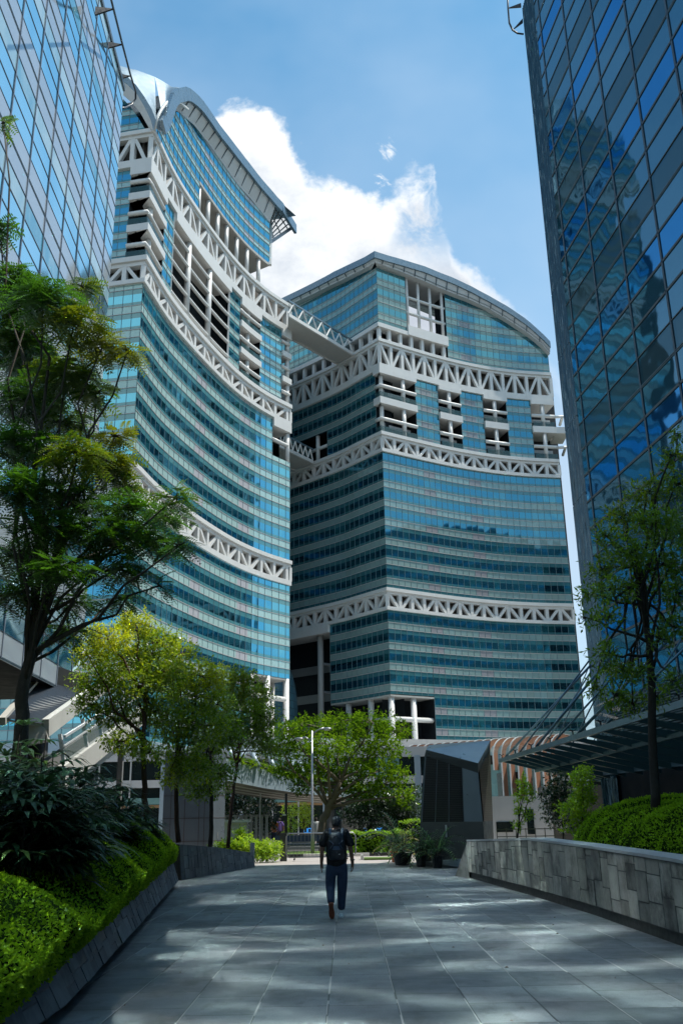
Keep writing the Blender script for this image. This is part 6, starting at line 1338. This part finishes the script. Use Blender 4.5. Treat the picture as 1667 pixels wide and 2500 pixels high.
def potted(label, px, py, Y, ph, pw, fl, nf, seed, yel=0.0, pot='black', extra=None):
    rnd = random.Random(seed); g = aZ(px, py, 0); base = Vector((g.x, g.y, 0)); t = thing('potted_palm', label, 'potted palm', base, 'potted palms by the kiosk')
    mb = MB(); n = 16; prof = [(pw * .36, 0), (pw * .48, ph * .9), (pw * .54, ph * .9), (pw * .54, ph), (pw * .44, ph), (pw * .42, ph * .86)]
    vs = [(base.x + r * math.cos(2 * math.pi * k / n), base.y + r * math.sin(2 * math.pi * k / n), z) for r, z in prof for k in range(n)]
    mb.mesh(vs, [(i * n + k, i * n + (k + 1) % n, (i + 1) * n + (k + 1) % n, (i + 1) * n + k) for i in range(len(prof) - 1) for k in range(n)] + [tuple((len(prof) - 1) * n + k for k in range(n))]); mb.build('pot', M[pot], t)
    V_, S_ = [], []; st = MB()
    for k in range(nf):
        a = rnd.uniform(0, 2 * math.pi); el = rnd.uniform(.5, 1.4); L_ = fl * rnd.uniform(.7, 1.1); p = base + Vector((.05 * math.cos(a), .05 * math.sin(a), ph)); d = Vector((math.cos(a) * math.cos(el), math.sin(a) * math.cos(el), math.sin(el))); pts = [p]; y = yel if rnd.random() < .35 else 0; sh = rnd.uniform(.2, .9)
        for j in range(8): d = (d - Vector((0, 0, .13 + .03 * j))).normalized(); p = p + d * L_ / 8; pts.append(p)
        st.path(pts, [.012] * 3 + [.008] * 6, 4)
        s1 = Vector((-math.sin(a), math.cos(a), 0))
        for j in range(2, 9):
            for f in (0, .5):
                q = pts[j - 1].lerp(pts[j], f)
                for sg in (-1, 1): dj = (pts[j] - pts[j - 1]).normalized(); blade((V_, S_), q, (s1 * sg + dj * .7 + Vector((0, 0, .1))), L_ * .26 * (1.1 - .08 * j), .038, rnd, sh, y, .6, 2)
    st.build('stalks', M['barkd'], t); from_quads(V_, S_, 'fronds', M['lf_pp'], t); return t
M['lf_pp'] = leafmat('potted_palm_fronds', (.025, .07, .015), (.07, .15, .03), (.6, .45, .03), .35, .12)
M['orangepot'] = pbr('orange_pot', (.45, .10, .03), .5)
potted('biggest potted palm clump with yellow fronds in a wide black tub', 983, 2113, 35, .42, .75, 1.8, 30, 1, .9)
potted('middle potted palm in a small black pot', 1028, 2117, 34, .38, .42, 1.45, 20, 2)
potted('right hand potted palm in a small black pot nearest the granite wall', 1068, 2120, 33, .38, .42, 1.65, 20, 3)
potted('small potted palm in an orange pot behind the big black tub', 965, 2106, 36, .40, .36, 1.0, 9, 4, .6, 'orangepot')
mb = MB(); mb.path([(5.6, 7, .78), (5.6, 7, 1.12), (5.15, 17.6, 1.12), (5.13, 17.9, 1.05), (5.13, 17.9, .78)], .03, 8); tag(mb.build('handrail', M['galv'], None, True), 'low tubular steel handrail in front of the clipped mound', 'handrail')
# ================================================================ the walking man
pm = thing('person', 'man in black T-shirt, dark jeans and backpack walking away, phone in right hand', 'person', (-.2, 17.85, 0))
M['skin'] = pbr('skin', (.23, .11, .07), .55, var=.1, vscale=8); M['tee'] = pbr('black_cotton', (.010, .010, .012), .85, var=.2, vscale=6, bump=.3, bscale=15)
M['jean'] = pbr('dark_denim', (.022, .040, .085), .8, var=.25, vscale=10, bump=.3, bscale=60); M['hair'] = pbr('grey_black_hair', (.045, .045, .048), .6, var=.5, vscale=40, bump=.8, bscale=120)
M['pack'] = pbr('backpack_nylon', (.012, .016, .026), .4, var=.3, vscale=8, bump=.4, bscale=12); M['packb'] = pbr('backpack_blue_trim', (.045, .075, .13), .4, var=.3, vscale=10)
M['sole'] = pbr('orange_brown_sole', (.24, .065, .03), .7, var=.25, vscale=12); M['shoe'] = pbr('pale_shoe', (.78, .76, .74), .7, var=.1)
ORG = Vector((-.2, 17.85, 0))
def skin_obj(name, verts, edges, radii, mat, sub=2, root=0, parent=pm):
    me = bpy.data.meshes.new(name); me.from_pydata([tuple(Vector(v) + ORG) for v in verts], edges, []); me.update(); o = bpy.data.objects.new(name, me); S.collection.objects.link(o)
    o.modifiers.new('sk', 'SKIN'); md = o.modifiers.new('sb', 'SUBSURF'); md.levels = sub; md.render_levels = sub
    for i, r in enumerate(radii): sv = me.skin_vertices[0].data[i]; sv.radius = r if isinstance(r, tuple) else (r, r); sv.use_root = (i == root)
    me.materials.append(mat); dg = bpy.context.evaluated_depsgraph_get(); ev = o.evaluated_get(dg); m2 = bpy.data.meshes.new_from_object(ev); m2.name = name; bpy.data.objects.remove(o)
    for p in m2.polygons: p.use_smooth = True
    if not m2.materials: m2.materials.append(mat)
    o2 = bpy.data.objects.new(name, m2); S.collection.objects.link(o2); o2.parent = parent; o2.matrix_parent_inverse = Matrix.Translation(-parent.location); return o2
def lathe(mb, rings, n=18):
    """rings: (cx,cy,z,rx,ry)"""
    b = len(mb.v); 
    for (cx, cy, z, rx, ry) in rings: mb.v += [(ORG.x + cx + rx * math.cos(2 * math.pi * k / n), ORG.y + cy + ry * math.sin(2 * math.pi * k / n), z) for k in range(n)]
    for i in range(len(rings) - 1):
        for k in range(n): mb.f.append((b + i * n + k, b + i * n + (k + 1) % n, b + (i + 1) * n + (k + 1) % n, b + (i + 1) * n + k)); mb.uv.append(None); mb.mi.append(0)
    mb.f.append(tuple(b + k for k in reversed(range(n)))); mb.uv.append(None); mb.mi.append(0); mb.f.append(tuple(b + (len(rings) - 1) * n + k for k in range(n))); mb.uv.append(None); mb.mi.append(0)
# body: pelvis root, spine, neck, head, arms with hands
B = [(0, 0, .95), (0, .0, 1.12), (0, .01, 1.32), (0, .02, 1.44), (0, .03, 1.51), (0, .045, 1.60), (0, .05, 1.655),
     (-.19, .02, 1.41), (-.262, .0, 1.14), (-.275, .03, .90), (.19, .02, 1.41), (.262, -.01, 1.14), (.29, .04, .90),
     (-.1, 0, .90), (-.105, -.02, .50), (-.09, -.27, .20), (.1, 0, .90), (.085, .05, .48), (.07, .06, .10)]
Eg = [(0, 1), (1, 2), (2, 3), (3, 4), (4, 5), (5, 6), (3, 7), (7, 8), (8, 9), (3, 10), (10, 11), (11, 12), (0, 13), (13, 14), (14, 15), (0, 16), (16, 17), (17, 18)]
Rd = [(.09, .07), (.09, .07), (.11, .08), (.09, .07), .052, .076, .06, .045, .046, .033, .045, .046, .033, .055, .045, .035, .055, .045, .035]
# hands: palm plus five separate fingers each
def hand(B, Eg, Rd, wrist, s_, curl):
    w_ = Vector(B[wrist]); i0 = len(B); pm_ = w_ + Vector((s_ * .005, .015, -.055)); B.append(tuple(pm_)); Rd.append((.024, .036)); Eg.append((wrist, i0))
    for k, (dy, L_) in enumerate(((-.030, .062), (-.010, .075), (.011, .070), (.031, .056))):
        a = w_ + Vector((s_ * .003, .012 - dy, -.095)); b = a + Vector((-s_ * curl * .4, .006, -L_ * .5)); c = b + Vector((-s_ * curl, .004, -L_ * .38)); j = len(B)
        B += [tuple(a), tuple(b), tuple(c)]; Rd += [.0092, .0082, .0068]; Eg += [(i0, j), (j, j + 1), (j + 1, j + 2)]
    a = w_ + Vector((-s_ * .018, .045, -.055)); b = a + Vector((-s_ * .016, .018, -.04)); j = len(B); B += [tuple(a), tuple(b)]; Rd += [.010, .008]; Eg += [(i0, j), (j, j + 1)]
hand(B, Eg, Rd, 9, -1, .012); hand(B, Eg, Rd, 12, 1, .03)
skin_obj('body', B, Eg, Rd, M['skin'])
mb = MB()
for s_ in (-1, 1): mb.mesh([tuple(ORG + Vector(p)) for p in [(s_ * .077, .02, 1.565), (s_ * .095, .0, 1.615), (s_ * .093, .015, 1.63), (s_ * .078, .035, 1.60), (s_ * .08, .02, 1.56)]], [(0, 1, 2, 3), (0, 3, 4)])
mb.build('ears', M['skin'], pm)
mb = MB(); lathe(mb, [(0, .035, 1.525, .062, .06), (0, .03, 1.56, .082, .095), (0, .035, 1.61, .088, .108), (0, .04, 1.66, .084, .10), (0, .045, 1.695, .065, .08), (0, .045, 1.715, .035, .045)], 20)
o_ = mb.build('hair', M['hair'], pm, True); md = o_.modifiers.new('s', 'SUBSURF'); md.levels = md.render_levels = 1
# face details on the far side (eyes, nose, mouth)
mb = MB(); mb.mesh([tuple(ORG + Vector(p)) for p in [(-.014, .135, 1.585), (.014, .135, 1.585), (0, .165, 1.578), (0, .135, 1.625)]], [(0, 1, 2), (1, 3, 2), (3, 0, 2)]); mb.build('nose', M['skin'], pm)
# T-shirt: torso and sleeves as one surface
Tv = [(0, 0, .785), (0, 0, .98), (0, .005, 1.16), (0, .01, 1.32), (0, .02, 1.43), (0, .03, 1.475), (-.165, .02, 1.42), (-.24, .01, 1.28), (-.268, .0, 1.17), (.165, .02, 1.42), (.245, .005, 1.28), (.270, -.005, 1.17)]
TE = [(0, 1), (1, 2), (2, 3), (3, 4), (4, 5), (4, 6), (6, 7), (7, 8), (4, 9), (9, 10), (10, 11)]; TR = [(.205, .14), (.20, .14), (.205, .145), (.20, .135), (.15, .10), (.068, .062), .085, .086, .088, .085, .086, .088]
skin_obj('t_shirt', Tv, TE, TR, M['tee'])
# trousers
Jv = [(0, 0, .96), (0, 0, .86), (-.10, 0, .78), (-.115, .02, .62), (-.12, .02, .49), (-.115, -.10, .38), (-.105, -.25, .24), (.10, 0, .78), (.10, .03, .62), (.092, .05, .47), (.08, .06, .28), (.072, .055, .10)]
skin_obj('jeans', Jv, [(0, 1), (1, 2), (2, 3), (3, 4), (4, 5), (5, 6), (1, 7), (7, 8), (8, 9), (9, 10), (10, 11)], [(.17, .12), (.18, .13), (.112, .12), .104, .092, .080, .066, (.112, .12), .106, .094, .082, .070], M['jean'])
# shoes: left foot lifted with the sole facing back, right foot flat
def shoe(c, d, up_, mats, name):
    d = Vector(d).normalized(); u = Vector(up_).normalized(); s1 = d.cross(u).normalized(); prof = [(-.115, .030), (-.09, .042), (-.02, .040), (.06, .052), (.12, .048), (.17, .024)]
    sl_ = MB(); up2 = MB(); C = Vector(c) + ORG
    lo = [C + d * x + s1 * w_ for x, w_ in prof] + [C + d * x - s1 * w_ for x, w_ in prof[::-1]]; n = len(lo); hi = [p + u * .022 for p in lo]
    sl_.mesh(lo + hi, [tuple(range(n)), tuple(range(2 * n - 1, n - 1, -1))] + [(k, n + k, n + (k + 1) % n, (k + 1) % n) for k in range(n)])
    o = up2; tp = [p + (C + d * (-.02 if i in (0, 1, 2, 9, 10, 11) else .03) - p) * .35 + u * (.085 if (p - C).dot(d) < .02 else .045) for i, p in enumerate(lo)]
    up2.mesh(hi + tp, [tuple(range(2 * n - 1, n - 1, -1))] + [(k, n + k, n + (k + 1) % n, (k + 1) % n) for k in range(n)])
    a = up2.build(name, mats[0], pm, True); md = a.modifiers.new('s', 'SUBSURF'); md.levels = md.render_levels = 1; sl_.build('sole', mats[1], a)
    return a
shoe((.07, .02, .0), (.05, 1, 0), (0, 0, 1), (M['shoe'], M['shoe']), 'shoe')
shoe((-.10, -.34, .155), (.08, .40, -1.0), (0, 1, .40), (M['shoe'], M['sole']), 'shoe')
rim = MB(); 
# backpack
bp_ = MB(); lathe(bp_, [(0, -.16, .955, .11, .05), (0, -.185, .99, .145, .085), (0, -.20, 1.12, .155, .105), (0, -.195, 1.26, .15, .095), (0, -.175, 1.38, .13, .075), (0, -.15, 1.45, .08, .04)], 20)
po = bp_.build('backpack', M['pack'], pm, True); md = po.modifiers.new('s', 'SUBSURF'); md.levels = md.render_levels = 1
for s_ in (-1, 1):
    q = MB(); q.path([ORG + Vector(p) for p in [(s_ * .10, -.13, 1.38), (s_ * .115, -.06, 1.475), (s_ * .12, .04, 1.49), (s_ * .13, .12, 1.38)]], [.02, .026, .026, .02], 6); q.build('strap', M['packb'], po)
    q = MB(); q.path([ORG + Vector(p) for p in [(s_ * .13, -.25, 1.30), (s_ * .05, -.298, 1.24), (s_ * .11, -.29, 1.16)]], .007, 5); q.build('cord', M['packb'], po)
q = MB(); q.hexa([tuple(ORG + Vector(p)) for p in [(-.075, -.30, 1.14), (.075, -.30, 1.14), (.075, -.28, 1.14), (-.075, -.28, 1.14), (-.05, -.298, 1.20), (.05, -.298, 1.20), (.05, -.28, 1.20), (-.05, -.28, 1.20)]]); q.build('blue_patch', M['packb'], po)
q = MB(); q.box(ORG + Vector((.055, -.312, 1.065)), (.028, .006, .012)); q.build('small_tag', M['whitegrey'], po)
q = MB(); q.path([ORG + Vector(p) for p in [(-.05, -.26, 1.34), (0, -.275, 1.38), (.05, -.26, 1.34)]], .009, 6); q.build('grab_handle', M['pack'], po)
q = MB(); q.path([ORG + Vector((.058 * math.cos(t), .032 + .05 * math.sin(t), 1.52 - .005 * math.sin(t))) for t in [2 * math.pi * k / 16 for k in range(17)]], .004, 5); q.build('lanyard', pbr('orange_lanyard', (.5, .22, .1), .6), pm)
q = MB(); wv = ORG + Vector((.288, .035, .955)); q.path([wv + Vector((.034 * math.cos(t), .034 * math.sin(t), 0)) for t in [2 * math.pi * k / 12 for k in range(13)]], .013, 6); q.build('wristwatch', M['black'], pm)
ph = MB(); ph.hexa([tuple(ORG + Vector(p)) for p in [(.255, .06, .745), (.262, .06, .745), (.262, .135, .775), (.255, .135, .775), (.262, -.005, .865), (.269, -.005, .865), (.269, .07, .90), (.262, .07, .90)]])
tag(ph.build('phone', M['black']), 'black phone held in the right hand of the walking man', 'phone')
# distant passers-by
def passer(label, px, Y, cols, seed, z0=-.02):
    global ORG, pm
    g = aY(px, 2060, Y); keep, keepp = ORG, pm; ORG = Vector((g.x, Y, z0)); t = thing('person', label, 'person', ORG); pm = t
    skin_obj('body', B, Eg, Rd, M['skin'], 1, 0, t); skin_obj('top', Tv, TE, TR, cols[0], 1, 0, t)
    skin_obj('trousers', Jv, [(0, 1), (1, 2), (2, 3), (3, 4), (4, 5), (5, 6), (1, 7), (7, 8), (8, 9), (9, 10), (10, 11)], [(.17, .12), (.18, .13), (.112, .12), .104, .092, .080, .066, (.112, .12), .106, .094, .082, .070], cols[1], 1, 0, t)
    mb = MB(); lathe(mb, [(0, .035, 1.525 + z0, .062, .06), (0, .03, 1.56 + z0, .082, .095), (0, .035, 1.61 + z0, .088, .108), (0, .045, 1.695 + z0, .065, .08), (0, .045, 1.715 + z0, .035, .045)], 10); mb.build('hair', M['barkd'], t, True); ORG, pm = keep, keepp
passer('tiny distant person in orange top beyond the street bushes', 668, 62, (pbr('orange_top', (.55, .17, .05), .8), M['jean']), 1)
passer('tiny distant person in purple top beyond the street bushes', 682, 66, (pbr('purple_top', (.12, .07, .25), .8), M['tee']), 2)
passer('tiny distant person in white top right of the street lamp', 772, 58.6, (M['whitegrey'], M['tee']), 3)
